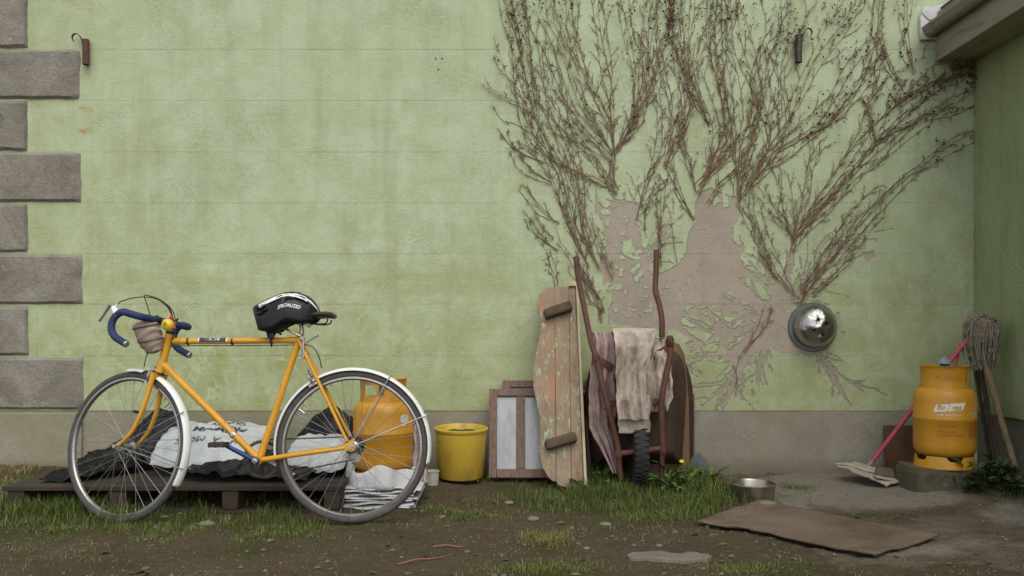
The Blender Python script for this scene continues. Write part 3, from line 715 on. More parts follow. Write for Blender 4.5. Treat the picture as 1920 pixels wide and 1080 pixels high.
# ------------------------------------------------------------------ iron brackets on the wall
def bracket(px, py, label, sc=1.0, flip=1, grp='iron brackets on the wall', mt='rust'):
    c = P(px, py, 0); t = thing('iron_bracket', label, 'bracket', c, grp)
    b = MB(); n = 14; h = .145 * sc
    pr = [(.019, 0), (.019, h), (.0165, h), (.0165, 0), (.019, 0)]
    b.lathe(pr, c + Vector((.008 * flip, -.028, -h * .62)), (0, 0, 1), 16); b.build('socket', M[mt], t, sharp=40)
    pts = [c + Vector((-.006 * flip, -.012, -.075 * sc)), c + Vector((-.010 * flip, -.014, 0)), c + Vector((-.018 * flip, -.02, .055 * sc)), c + Vector((-.035 * flip, -.03, .083 * sc)),
           c + Vector((-.055 * flip, -.04, .083 * sc)), c + Vector((-.064 * flip, -.042, .062 * sc)), c + Vector((-.056 * flip, -.042, .042 * sc))]
    pts = catmull(pts, 5); b = MB()
    for i, p in enumerate(pts):
        wd = lerp(.019, .011, i / len(pts))
        tn = (pts[min(i + 1, len(pts) - 1)] - pts[max(i - 1, 0)]).normalized(); up = Vector((0, 1, 0)); nn = tn.cross(up).normalized() * .002
        b.V += [p + Vector((0, -wd * .6, 0)) - nn, p + Vector((0, wd * .6, 0)) - nn, p + Vector((0, wd * .6, 0)) + nn, p + Vector((0, -wd * .6, 0)) + nn]
        if i:
            o = 4 * i
            for k in range(4): b.face((o - 4 + k, o - 4 + (k + 1) % 4, o + (k + 1) % 4, o + k))
    b.face((0, 1, 2, 3)); b.face((len(b.V) - 4, len(b.V) - 3, len(b.V) - 2, len(b.V) - 1)); b.build('curled_strap', M['rustdark'], t)
    b = MB(); b.tube([c + Vector((-.004 * flip, -.035, -.055)), c + Vector((-.004 * flip, .004, -.055))], .006, 8); b.build('bolt', M['rust'], t)
bracket(163, 95, 'rusty socket bracket with curled strap at the top corner of the long grey quoin')
bracket(1497, 88, 'dark rusty bracket half hidden among the bare creeper stems', 1.1, -1, mt='darkmetal')
c = P(-8, 215, -.03); t = thing('iron_hook', 'black iron hook end poking in at the left edge over a grey quoin', 'hook', c)
b = MB(); b.tube(catmull([c + Vector((0, .03, 0)), c + Vector((.0, -.02, 0)), c + Vector((.03, -.03, .0)), c + Vector((.045, -.03, -.012))], 4), [.012] * 9 + [.010, .007, .004, .003][:4], 7); b.build('hook', M['blackrub'], t)

for px, py in ((817, 110), (829, 110), (822, 130)):
    b = MB(); b.lathe([(0, .0015), (.0045, .0012), (.006, -.002)], W2(px, py, 0), (0, -1, 0), 8); b.build('drilled_hole', M['hole'], wall)
# ------------------------------------------------------------------ vent dome
c = P(1523, 613, 0); vt = thing('dome_vent', 'round steel dome cowl on the wall at the edge of the bare patch', 'vent', c)
b = MB(); b.lathe([(.0, .016), (.138, .016), (.143, .008), (.143, -.004)], c, (0, -1, 0), 44); b.build('flange', M['domeflange'], vt)
b = MB(); b.lathe([(.118, .012), (.119, .038), (.116, .045)], c + Vector((.002, 0, .003)), (0, -1, 0), 44); b.build('collar', M['domeflange'], vt)
b = MB(); pr = [(.120, .042), (.121, .05)] + [(.117 * math.cos(a), .05 + .085 * math.sin(a)) for a in np.linspace(.06, math.pi / 2 - .02, 14)] + [(.0, .135)]
dm = MB(); dm.lathe(pr, c + Vector((.002, 0, .003)), (0, -1, 0), 48)
for k, v in enumerate(dm.V):
    q = v - c; wgt = float(sstep(.11, .03, math.hypot(q.x, q.z))); v.y += wgt * .030 * (float(fbm(q.x * 26 + 3, q.z * 26, 3, 5)) - .40); v.x += wgt * .006 * (float(vn(q.x * 40, q.z * 40, 9)) - .5)
domo = dm.build('dome', M['domesteel'], vt)
b = MB()
for (a, rr) in ((.5, .036), (1.9, .036), (3.6, .036), (5.0, .04)):
    x, z = rr * math.cos(a), rr * math.sin(a); yy = .05 + .085 * math.sqrt(max(0, 1 - (rr / .117)**2))
    o = c + Vector((.002 + x, -yy + .002, .003 + z)); b = MB(); b.tube([o, o + Vector((x * .35, -.006, z * .35))], .0085, 10)
    b.build('drain_hole', M['hole'], domo)

# ------------------------------------------------------------------ creeper
VR = random.Random(11)
def creeper(label, strands, leafd=.25, leafzone=None):
    """strands: (polyline px, copies, spread px, radius mm, twig length px, twig spacing px)"""
    r0 = strands[0][0][0]; t = thing('climbing_creeper', label, 'creeper', W2(r0[0], r0[1], .0), 'bare creeper fans on the wall')
    st, tw, lv = MB(), MB(), MB()
    def leaf(p, s):
        # curled scrap: two bent triangles
        a = VR.uniform(0, 6.28); d = Vector((math.cos(a), VR.uniform(-.7, .2), math.sin(a))).normalized(); x, y = frame_from(d)
        b0 = len(lv.V); lv.V += [p, p + (d + x * .7) * s, p + d * s * 1.6 + y * s * .5, p + (d - x * .7) * s + y * s * .2]
        lv.mi = 1 if VR.random() < .12 else 0
        lv.face((b0, b0 + 1, b0 + 2)); lv.face((b0, b0 + 2, b0 + 3))
    def twig(px, py, ang, L, off, lvl, r):
        n = max(3, int(L / 9)); pts = []; a = ang; x, y = px, py
        for i in range(n + 1):
            pts.append(W2(x, y, off + VR.uniform(-.0012, .0012)))
            a += VR.gauss(0, .09); up = -math.pi / 2; da = (up - a + math.pi) % (2 * math.pi) - math.pi; a += da * .10
            x += math.cos(a) * L / n; y += math.sin(a) * L / n
            if lvl > 0 and i > 0 and VR.random() < .05: twig(x, y, a + VR.choice((-1, 1)) * VR.uniform(.4, .9), L * VR.uniform(.25, .5), off + .001, lvl - 1, r * .75)
            elif VR.random() < .5:   # knuckle stubs
                q = a + VR.choice((-1, 1)) * VR.uniform(.7, 1.3); l = VR.uniform(3, 7)
                p0 = W2(x, y, off); tw.tube([p0, W2(x + math.cos(q) * l, y + math.sin(q) * l, off + .003)], [r * 1.15, r * .7], 3, False)
            if y < 330 and VR.random() < leafd * .12 * (1.6 if y < 120 else 1): leaf(W2(x, y, off + .004), VR.uniform(.006, .011))
        tw.tube(pts, [r * lerp(1, .7, i / n) for i in range(n + 1)], 4, False)
    for (poly, copies, spread, rad, tl, sp) in strands:
        tot = copies + (1 if copies == 2 else 0)
        for cpy in range(tot):
            sp_w = spread * (1.5 if len(poly) < 6 else 2.3)
            off_ = ((cpy + .5) / tot * 2 - 1) * sp_w * 1.25 if tot > 1 else 0; off_ += VR.gauss(0, sp_w * .15)
            N = len(poly); pts = []
            for i, (x, y) in enumerate(poly):
                f = i / (N - 1); q0, q1 = poly[max(i - 1, 0)], poly[min(i + 1, N - 1)]; tl_ = math.hypot(q1[0] - q0[0], q1[1] - q0[1]) + 1e-6
                nx_, ny_ = -(q1[1] - q0[1]) / tl_, (q1[0] - q0[0]) / tl_; g_ = f**.65
                pts.append(Vector((x + nx_ * off_ * g_ + VR.gauss(0, 3.2), y + ny_ * off_ * g_ + VR.gauss(0, 3.2), 0)))
            if cpy: pts = pts[:max(3, N - (VR.random() < .35))]
            cu = catmull(pts, 7)
            cu = [p + Vector((VR.gauss(0, .55), VR.gauss(0, .55), 0)) for p in cu]
            off = VR.uniform(.003, .010); n = len(cu); r0_ = max(2.1, rad * .85) * .001 * VR.uniform(.8, 1.1)
            st.tube([W2(p.x, p.y, off + .004 * math.sin(i * .7 + cpy)) for i, p in enumerate(cu)], [r0_ * lerp(1, .6, i / n) for i in range(n)], 5, True)
            acc = 0; side = VR.choice((-1, 1))
            for i in range(1, n):
                sg = cu[i] - cu[i - 1]; acc += sg.length
                if acc > sp * 1.15 * VR.uniform(.5, 1.5):
                    acc = 0; side = -side if VR.random() < .8 else side
                    a = math.atan2(sg.y, sg.x) + side * VR.uniform(.28, .62)
                    L = tl * VR.uniform(.28, .78) * (1 if VR.random() < .85 else 1.7)
                    if cu[i].y > -60: twig(cu[i].x, cu[i].y, a, L, off, 1, VR.uniform(.0015, .0021))
                if leafd and cu[i].y < 260 and VR.random() < leafd * (1.1 if cu[i].y < 90 else .6): leaf(W2(cu[i].x + VR.gauss(0, 4), cu[i].y + VR.gauss(0, 4), off + .006), VR.uniform(.009, .016))
    if leafzone:
        for (cx, cy, rx, ry, n, s) in leafzone:
            for _ in range(n): leaf(W2(cx + VR.gauss(0, rx), cy + VR.gauss(0, ry), VR.uniform(.006, .03)), s * VR.uniform(.6, 1.4))
    st.build('stem', M['vine'], t); tw.build('twigs', M['vine'], t, kind='stuff')
    if lv.F: lv.build('withered_leaves', [M['deadleaf'], M['redleaf']], t, smooth=False, kind='stuff')
    return t
creeper('leftmost creeper fan with long bare tips arching out over the plain green wall', [
    ([(1105, 500), (1075, 430), (1050, 340), (1015, 260), (990, 180), (975, 80), (965, -20)], 3, 9, 2.7, 34, 17),
    ([(1122, 505), (1090, 420), (1060, 310), (1028, 240), (1003, 170), (985, 60), (976, -20)], 3, 10, 2.7, 30, 17),
    ([(1086, 470), (1060, 400), (1032, 320), (1000, 255), (980, 190), (972, 120)], 2, 8, 2.2, 30, 18),
    ([(1110, 480), (1090, 430), (1085, 370), (1075, 310), (1055, 250), (1035, 180), (1020, 90), (1010, -20)], 2, 12, 2.2, 34, 18),
    ([(990, 208), (955, 190), (920, 175), (898, 157)], 1, 0, 1.7, 12, 40), ([(992, 200), (950, 180), (920, 160), (903, 141)], 1, 0, 1.7, 10, 40),
    ([(1004, 255), (970, 238), (940, 222), (917, 199)], 1, 0, 1.7, 10, 40), ([(976, 175), (955, 150), (940, 130), (929, 106)], 1, 0, 1.7, 12, 40),
    ([(985, 190), (962, 160), (945, 125), (925, 67)], 1, 0, 1.7, 12, 40), ([(1020, 305), (985, 285), (960, 270), (938, 243)], 2, 5, 1.7, 16, 24),
    ([(1030, 345), (1000, 325), (975, 305), (961, 278)], 2, 6, 1.7, 18, 24), ([(1047, 417), (1015, 395), (995, 372), (980, 347)], 2, 6, 1.7, 18, 24),
    ([(1040, 450), (1015, 430), (1000, 412), (986, 389)], 2, 6, 1.7, 16, 24), ([(1046, 470), (1020, 450), (1002, 435), (989, 417)], 2, 5, 1.7, 16, 26),
    ([(1044, 530), (1036, 500), (1028, 470), (1020, 450)], 2, 6, 1.6, 14, 22), ([(1105, 560), (1095, 525), (1075, 490), (1050, 450)], 3, 9, 1.7, 24, 20),
    ([(975, 128), (955, 80), (945, 42), (935, -15)], 1, 0, 1.7, 10, 40), ([(978, 110), (970, 60), (958, 20), (949, -15)], 2, 4, 1.8, 14, 30),
    ([(1128, 600), (1118, 560), (1100, 515), (1092, 470)], 3, 6, 1.6, 20, 15), ([(1150, 520), (1130, 470), (1112, 420), (1100, 370)], 3, 8, 1.7, 26, 16), ([(1135, 585), (1120, 560), (1100, 530), (1080, 500)], 3, 10, 1.5, 22, 18)], .22, [(975, 110, 10, 60, 50, .009), (990, 20, 22, 20, 60, .010), (1000, 230, 12, 30, 30, .008)])
creeper('V shaped creeper fan sprouting above the left tip of the bare patch', [
    ([(1155, 361), (1150, 325), (1153, 285)], 2, 3, 4.2, 12, 40),
    ([(1153, 290), (1120, 250), (1085, 205), (1060, 150), (1035, 90), (1010, 40), (1000, -20)], 3, 10, 2.7, 36, 19),
    ([(1153, 290), (1125, 235), (1100, 190), (1080, 120), (1060, 50), (1050, -20)], 3, 12, 2.6, 36, 19),
    ([(1145, 300), (1100, 270), (1065, 235), (1035, 200), (1010, 160), (995, 110)], 2, 10, 2.2, 36, 19),
    ([(1153, 285), (1148, 200), (1140, 130), (1130, 60), (1120, -20)], 2, 9, 2.6, 42, 18), ([(1148, 240), (1120, 190), (1090, 120), (1075, 50), (1073, -20)], 3, 10, 2.2, 36, 19),
    ([(1155, 285), (1185, 235), (1205, 180), (1215, 110), (1225, 40), (1235, -20)], 4, 10, 2.7, 36, 19), ([(1155, 285), (1195, 215), (1235, 130), (1260, 60), (1270, -20)], 3, 10, 2.6, 34, 19),
    ([(1160, 280), (1190, 200), (1190, 120), (1175, 60), (1160, -20)], 2, 10, 2.2, 36, 19),
    ([(1157, 361), (1115, 340), (1075, 322), (1035, 300), (1000, 265)], 2, 8, 2.2, 34, 18), ([(1150, 350), (1120, 310), (1090, 275), (1060, 255)], 2, 8, 1.8, 30, 18)],
    .2, [(1050, 15, 20, 14, 50, .009), (1160, 20, 30, 18, 40, .009), (1085, 200, 18, 18, 16, .007)])
creeper('tangled creeper fan between the two arms of the bare patch', [
    ([(1303, 412), (1275, 365), (1255, 315), (1250, 300)], 2, 4, 3.2, 14, 34),
    ([(1250, 310), (1262, 270), (1275, 200), (1260, 120), (1250, 50), (1255, -20)], 3, 11, 2.6, 36, 18), ([(1250, 310), (1270, 250), (1290, 180), (1310, 100), (1320, -20)], 3, 11, 2.6, 36, 18),
    ([(1195, 410), (1205, 370), (1220, 325), (1240, 280), (1245, 200), (1230, 130), (1215, 60)], 3, 9, 2.2, 34, 17), ([(1236, 500), (1235, 440), (1237, 390), (1242, 330)], 3, 5, 1.9, 26, 14),
    ([(1270, 495), (1262, 450), (1257, 415)], 1, 0, 1.7, 10, 30), ([(1330, 240), (1305, 180), (1280, 120), (1265, 60), (1260, -20)], 4, 9, 2.8, 32, 18),
    ([(1208, 430), (1212, 400), (1225, 370), (1260, 340)], 3, 10, 1.7, 30, 16)], .3, [(1265, 30, 14, 26, 110, .010), (1210, 20, 20, 18, 50, .009), (1260, 120, 8, 40, 40, .008), (1225, 270, 12, 16, 24, .007)])
creeper('upright creeper fan above the tall right arm of the bare patch', [
    ([(1306, 365), (1330, 322), (1368, 280), (1400, 240), (1420, 180)], 3, 9, 2.8, 36, 18), ([(1308, 362), (1290, 305), (1278, 265), (1290, 200), (1285, 120)], 3, 9, 2.2, 34, 18),
    ([(1310, 345), (1345, 300), (1370, 230), (1355, 150), (1340, 70), (1350, -20)], 4, 12, 2.6, 38, 18), ([(1320, 335), (1350, 250), (1330, 170), (1310, 100), (1330, 30), (1335, -20)], 3, 12, 2.4, 36, 18),
    ([(1330, 380), (1350, 345), (1380, 320), (1400, 300)], 3, 8, 1.7, 28, 16)], .28, [(1345, 20, 24, 16, 60, .009), (1370, 260, 20, 20, 30, .008)])
creeper('thickest creeper fan spreading up from the right shoulder of the bare patch', [
    ([(1388, 375), (1420, 322), (1458, 290), (1530, 239), (1577, 187), (1613, 135), (1655, 88)], 4, 14, 3.2, 34, 18), ([(1385, 372), (1395, 310), (1410, 240), (1440, 180), (1430, 90), (1400, -20)], 3, 11, 2.8, 36, 18),
    ([(1400, 352), (1450, 300), (1470, 230), (1455, 150), (1470, 80), (1500, 10)], 3, 12, 2.6, 38, 18), ([(1395, 347), (1440, 270), (1490, 200), (1530, 120), (1580, 40), (1610, -20)], 3, 12, 2.6, 36, 18),
    ([(1382, 372), (1375, 280), (1365, 180), (1350, 90), (1355, -20)], 3, 11, 2.5, 34, 18), ([(1385, 362), (1400, 280), (1420, 180), (1390, 90), (1380, -20)], 3, 12, 2.5, 36, 18),
    ([(1490, 560), (1455, 500), (1430, 440), (1412, 390)], 3, 12, 1.6, 24, 15), ([(1395, 660), (1430, 610), (1445, 575)], 2, 8, 1.4, 14, 14), ([(1370, 740), (1385, 690), (1400, 650)], 1, 0, 1.4, 14, 16), ([(1450, 520), (1425, 460), (1405, 400), (1395, 370)], 4, 10, 1.9, 26, 16), ([(1420, 330), (1445, 250), (1420, 160), (1450, 60), (1440, -20)], 3, 12, 2.2, 36, 18),
    ([(1500, 265), (1560, 225), (1620, 150), (1640, 60), (1650, -20)], 2, 10, 2.0, 34, 20)],
    .32, [(1480, 50, 22, 22, 130, .010), (1545, 215, 26, 18, 90, .009), (1570, 30, 22, 20, 70, .010), (1400, 30, 20, 18, 40, .009), (1585, 110, 22, 18, 50, .009)])
creeper('right creeper fan reaching along the wall to the corner under the eaves', [
    ([(1487, 470), (1495, 440), (1540, 390), (1590, 330), (1640, 270), (1700, 215), (1760, 165), (1815, 135)], 4, 14, 3.2, 34, 18), ([(1490, 442), (1530, 385), (1580, 320), (1620, 260), (1650, 200), (1685, 160), (1745, 125)], 3, 13, 2.8, 34, 18),
    ([(1490, 452), (1475, 400), (1465, 330), (1450, 280)], 2, 8, 2.0, 36, 16), ([(1490, 445), (1505, 380), (1515, 310), (1535, 260)], 2, 8, 2.1, 38, 15),
    ([(1500, 440), (1560, 372), (1620, 312), (1690, 245), (1760, 195), (1825, 170)], 3, 13, 2.4, 34, 18), ([(1490, 452), (1455, 405), (1425, 350)], 2, 8, 1.8, 30, 16),
    ([(1640, 265), (1625, 205), (1640, 170), (1650, 110)], 2, 9, 1.8, 34, 18), ([(1690, 165), (1665, 120), (1640, 60), (1650, -20)], 2, 9, 1.7, 20, 30), ([(1712, 130), (1696, 60), (1692, -20)], 2, 7, 1.9, 12, 34),
    ([(1715, 140), (1690, 105), (1688, 85), (1705, 40), (1712, -20)], 1, 6, 1.5, 10, 40), ([(1680, 200), (1730, 165), (1780, 140), (1835, 110)], 3, 9, 2.0, 26, 18), ([(1640, 260), (1720, 225), (1790, 205), (1832, 180)], 3, 10, 1.8, 20, 24)],
    .36, [(1690, 175, 22, 16, 90, .010), (1735, 160, 24, 14, 80, .009), (1810, 135, 16, 14, 150, .012), (1828, 160, 7, 14, 40, .011), (1610, 290, 20, 20, 40, .008)])
creeper('lowest thin creeper trailing from beside the steel dome up to the right corner', [
    ([(1505, 575), (1515, 530), (1560, 490), (1600, 440), (1660, 372), (1720, 322), (1790, 270), (1822, 256)], 2, 7, 1.8, 20, 18), ([(1498, 572), (1530, 510), (1570, 450), (1600, 405), (1650, 360)], 4, 11, 1.6, 26, 15),
    ([(1525, 555), (1570, 510), (1620, 445), (1660, 400)], 2, 8, 1.5, 16, 15), ([(1640, 388), (1690, 342), (1740, 318), (1757, 308)], 1, 4, 1.5, 10, 40)], .0,
    [(1760, 268, 4, 5, 10, .014), (1755, 305, 4, 4, 7, .011), (1822, 260, 5, 6, 14, .008), (1826, 430, 1.6, 55, 24, .005), (1824, 590, 1.6, 60, 18, .005), (1832, 210, 2, 30, 14, .007)])

# ------------------------------------------------------------------ pallet
PL, PRt, PF, PB = -2.39, -.79, -.95, -.18; PZ = .135
pal = thing('wooden_pallet', 'long dark wooden pallet on the grass behind the bicycle', 'pallet', ((PL + PRt) / 2, -.55, 0.02))
ws = [.10, .095, .10, .10, .095, .10, .10]; y = PF
for i, wd in enumerate(ws):
    b = MB(); x0, x1 = PL + rnd(-.01, .02), PRt + rnd(-.02, .01)
    b.box(((x0 + x1) / 2, y + wd / 2, PZ - .010 + rnd(-.001, .001)), (x1 - x0, wd - .004, .022), Matrix.Rotation(rnd(-.004, .004), 3, 'Z'))
    b.build('deck_board', M['palletwood'], pal, bevel=.0025); y += wd + .013
for i, x in enumerate((PL + .05, -1.86, -1.33, PRt - .06)):
    b = MB(); b.box((x, (PF + PB) / 2, PZ - .021 - .046), (.075, PB - PF - .02, .09)); b.build('bearer', M['palletwood'], pal, bevel=.003)
for yy in (PF + .06, -.55):
    b = MB(); b.box(((PL + PRt) / 2, yy, PZ - .122), (PRt - PL - .05, .09, .018)); b.build('base_board', M['palletwood'], pal, bevel=.002)

def crumple(name, label, x0, x1, y0, y1, hfun, mat, nx=90, ny=50, cat='sheet', group=None):
    b = MB()
    def fn(u, v):
        x, yv = lerp(x0, x1, u), lerp(y0, y1, v)
        ex = min(u, 1 - u, v, 1 - v)
        wob = .05 * (float(fbm(u * 5, v * 5, 3, 44)) - .44) * 1.2
        x2 = x + wob * (1 if ex < .3 else .6); y2 = yv + ((.36 * (1 - v) * math.exp(-((u - .34) / .13)**2) + .05 * (1 - v)) if name == 'polythene_sheet' else 0) + .05 * (float(fbm(u * 6 + 9, v * 6, 3, 45)) - .44)
        h = hfun(x2, y2, ex)
        rid = 1 - abs(float(fbm(x * 7 + 1.5 * yv, yv * 11, 3, 61)) - .44) * 5
        rid2 = 1 - abs(float(fbm(x * 16, yv * 16 + x * 6, 2, 71)) - .37) * 5
        return (x2, y2, h + .030 * max(rid, 0) + .014 * max(rid2, 0) + .008 * (float(fbm(x * 30, yv * 30, 2, 12)) - .37))
    b.grid(nx, ny, fn); o = b.build(name, mat, None, solid=.002, origin=((x0 + x1) / 2, (y0 + y1) / 2, PZ))
    return tag(o, label, cat, group)
def g2(x, y, cx, cy, sx, sy): return math.exp(-((x - cx) / sx)**2 - ((y - cy) / sy)**2)
crumple('polythene_sheet', 'crumpled black polythene spread over the left of the pallet and under the printed bag', -2.27, -.98, -.925, -.16,
        lambda x, y, e: PZ + .004 + .20 * g2(x, y, -1.90, -.30, .16, .13) + .06 * g2(x, y, -2.05, -.35, .25, .15) + .06 * g2(x, y, -1.33, -.80, .26, .07) + .05 * g2(x, y, -1.25, -.60, .25, .12) + .06 * g2(x, y, -1.55, -.4, .5, .25), M['polythene'], 150, 90, 'polythene')
crumple('polythene_heap', 'high heap of black polythene behind the small white bag and beside the gas cylinder', -1.20, -.76, -.62, -.14,
        lambda x, y, e: PZ + .006 + (.26 * g2(x, y, -.92, -.36, .16, .15) + .14 * g2(x, y, -1.08, -.38, .12, .14)) * float(sstep(0, .12, e)), M['polythene'], 90, 90, 'polythene')

def bag(name, label, c, hx, hy, h, rz, tilt, texts=None, group='white plastic sacks on the pallet', seed=0):
    c = Vector(c); Rm = Matrix.Rotation(rz, 3, 'Z') @ Matrix.Rotation(tilt, 3, 'X')
    t = thing(name, label, 'sack', c, group)
    def surf(x, y, top=True):
        u, v = x / hx, y / hy
        p = max(0, 1 - abs(u)**2.6) * max(0, 1 - abs(v)**2.6)
        ang = math.atan2(v, u)
        z = h * p**.55 * (1 if top else -.35)
        wr = (float(fbm(x * 11 + seed, y * 11, 3, 91)) - .44) * .05 + (1 - abs(float(fbm(x * 9 + seed, y * 14, 2, 95)) - .37) * 4) * .010
        z += wr * p**.4 if top else 0
        z += .006 * math.sin(ang * 17 + seed) * (1 - p)
        return z
    b = MB()
    for top in (True, False):
        def fn(u, v, top=top):
            x = (2 * u - 1) * hx; y = (2 * v - 1) * hy
            # round the footprint a little
            k = 1 - .10 * (abs(2 * u - 1) * abs(2 * v - 1))**2
            return c + Rm @ Vector((x * k, y * k, surf(x, y, top)))
        b.grid(56, 40, fn)
    b.build('sack_body', M['bagwhite'], t)
    if texts:
        m = MB()
        for (body, sz, ox, oy, bold, sh) in texts:
            add_text(m, body, sz, lambda x, y: c + Rm @ Vector((ox - x, oy - y, surf(ox - x, oy - y) + .003)), bold, sh)
        m.build('print', M['bagprint'], t, smooth=False, kind='stuff')
    return t
bag('printed_sack', 'large white sack with upside down dark lettering lying on black polythene', (-1.555, -.53, .27), .285, .205, .065, .03, R(24),
    [('PREMIUM', .066, .035, .05, True, .12), ('H   A  MOSS', .060, -.0, -.06, False, .12), ('QUALITY', .042, .06, .12, True, .12)], seed=3)
bag('plain_sack', 'small plain white sack slumped beneath the black polythene heap, behind the rear wheel', (-.985, -.60, .235), .165, .155, .06, -.1, R(26), seed=9)

# ------------------------------------------------------------------ gas cylinders
def cylinder(cx, cy, z0, label, collar_gap, marks):
    t = thing('gas_cylinder', label, 'gas cylinder', (cx, cy, z0), 'yellow gas cylinders')
    c = Vector((cx, cy, z0)); Rr = .150; K = .95
    b = MB(); pr = [(.0, .055), (.10, .052), (.133, .065), (.147, .09), (Rr, .12), (Rr, .243), (Rr + .0025, .247), (Rr + .0025, .256), (Rr, .26), (Rr, .35), (.145, .378), (.129, .40), (.096, .416), (.04, .424), (0, .425)]
    body = b.lathe(pr, c, (0, 0, 1), 56).build('body', M['gas'], t, sharp=50)
    # foot ring with scallops
    b = MB(); n = 64
    def ring(u, v):
        a = 2 * math.pi * u; notch = .5 + .5 * math.cos(5 * a + .6); top = .062 - .022 * float(sstep(.55, .75, notch))
        if v < .5: r, h = .145 + (.004 if v == 0 else 0), lerp(0, top, v * 2)
        else: r, h = .1395, lerp(top, 0, v * 2 - 1)
        return c + Vector((r * math.sin(a), -r * math.cos(a), h))
    b.grid(n, 4, ring, closeu=True); b.build('foot_ring', M['gas'], t, sharp=50)
    # carrying collar: thin wall with a hand slot
    b = MB(); rc, ri = .118, .113; z1, z2 = .40, .520
    g0, g1, o0, o1 = collar_gap
    def keep(a, z):
        a = (a + math.pi) % (2 * math.pi) - math.pi
        for (s0, s1, za, zb) in ((g0, g1, .436, .495),):
            if s0 < a < s1 and za < z < zb: return False
        if o0 < a < o1: return z < .425
        return True
    nu, nz = 72, 13; vid = {}
    def vv(i, k, r):
        key = (i % nu, k, r)
        if key not in vid:
            a = 2 * math.pi * (i % nu) / nu; z = lerp(z1, z2, k / nz); rr = r + (.005 if k == nz else 0) - .004 * math.sin(k / nz * 3.1)
            vid[key] = len(b.V); b.V.append(c + Vector((rr * math.sin(a), -rr * math.cos(a), z)))
        return vid[key]
    kp = {(i, k): keep(2 * math.pi * (i + .5) / nu, lerp(z1, z2, (k + .5) / nz)) for i in range(nu) for k in range(nz)}
    for (i, k), ok in kp.items():
        if not ok: continue
        o4 = [vv(i, k, rc), vv(i + 1, k, rc), vv(i + 1, k + 1, rc), vv(i, k + 1, rc)]; i4 = [vv(i, k, ri), vv(i + 1, k, ri), vv(i + 1, k + 1, ri), vv(i, k + 1, ri)]
        b.face(o4); b.face(i4[::-1])
        for (di, dk, e) in ((-1, 0, (3, 0)), (1, 0, (1, 2)), (0, -1, (0, 1)), (0, 1, (2, 3))):
            nb = ((i + di) % nu, k + dk)
            if not kp.get(nb, False): b.face((o4[e[0]], o4[e[1]], i4[e[1]], i4[e[0]]))
    b.build('carrying_collar', M['gas'], t, sharp=45)
    b = MB(); b.tube([c + Vector((0, 0, .435)), c + Vector((0, 0, .495))], .021, 12); b.build('valve', M['brass'], t, sharp=40)
    if marks == 'cap':
        b = MB(); b.lathe([(.0, .575), (.006, .573), (.008, .56), (.018, .555), (.034, .541), (.036, .531), (.0, .527)], c + Vector((-.012, -.02, 0)), (0, 0, 1), 20)
        b.tube([c + Vector((-.012, -.02, .527)), c + Vector((-.006, -.01, .49))], .02, 10)
        b.tube(catmull([c + Vector((-.012, -.02, .57)), c + Vector((-.02, -.02, .58)), c + Vector((-.012, -.02, .588)), c + Vector((-.002, -.02, .581))], 3), .0018, 5); b.build('valve_cap', M['capgrey'], t, sharp=40)
        def on(a0, z0_, r=Rr + .0012): return lambda x, y: c + Vector((r * math.sin(a0 + x / Rr), -r * math.cos(a0 + x / Rr), z0_ + y))
        tilt = lambda a0, zz_, r: (lambda x, y: on(a0, zz_, r)(x, y + .08 * x))
        m = MB()     # two slanted white plates
        for (xa, xb, za, zb) in ((-.066, -.004, -.019, .017), (.0, .074, -.019, .019)):
            N = 8; s0 = len(m.V); f = tilt(-.33, .315, Rr + .0012)
            for k in range(N + 1):
                x = lerp(xa, xb, k / N); m.V += [f(x - .008, za), f(x + .008, zb)]
                if k: m.face((s0 + 2 * k - 2, s0 + 2 * k, s0 + 2 * k + 1, s0 + 2 * k - 1))
            m.build('logo_plate', M['gaswhite'], body); m = MB()
        m = MB(); add_text(m, 'flo', .036, tilt(-.33 - .035 / Rr, .315, Rr + .0024), True, .25); add_text(m, 'gas', .036, tilt(-.33 + .037 / Rr, .315, Rr + .0024), True, .25); m.build('logo_letters', M['gas'], body, smooth=False, kind='stuff')
        m = MB(); add_text(m, 'made with energy', .0165, on(-.33, .277)); add_text(m, '11.34', .019, on(.70, .325)); add_text(m, 'kg net', .016, on(.70, .305)); add_text(m, 'BUTANE', .015, on(.66, .283)); add_text(m, 'UN 1011', .013, on(.7, .268)); m.build('white_lettering', M['gaswhite'], body, smooth=False, kind='stuff')
        m = MB(); add_text(m, 'butanegas', .021, on(-.36, .222), True); add_text(m, 'Please return', .016, on(-.38, .193), True); add_text(m, 'when empty to the dealer', .0125, on(-.30, .175), True)
        for k in range(8): add_text(m, ['EXTREMELY FLAMMABLE', 'keep upright in use', 'in a well aired place', 'away from all heat', 'no naked flame near', 'close valve after use', 'return when empty', 'do not refill this'][k], .0098, on(.58, .232 - k * .0098), True)
        m.build('red_lettering', M['gasred'], body, smooth=False, kind='stuff')
        m = MB(); add_text(m, 'FLOGAS', .034, lambda x, y: c + Vector(((rc + .001) * math.sin(-.30 + x / rc), -(rc + .001) * math.cos(-.30 + x / rc), .465 + y)), True); m.build('embossed_letters', M['gas'], t, smooth=False, kind='stuff')
    else:
        b = MB(); b.lathe([(0, .012), (.016, .012), (.018, 0)], c + Vector((.03, -.021, .462)), (.3, -1, 0), 14); b.tube([c + Vector((.0, 0, .462)), c + Vector((.03, -.02, .462))], .014, 10); b.build('valve_outlet', M['blackrub'], t)
        b = MB(); b.lathe([(0, .004), (.009, .003), (.010, 0)], c + Vector((.034, -.034, .462)), (.3, -1, 0), 12); b.build('valve_plug', M['redplastic'], t)
        m = MB(); f = lambda x, z: c + Vector(((Rr + .0012) * math.sin(.93 + x / Rr), -(Rr + .0012) * math.cos(.93 + x / Rr), z)); N = 6
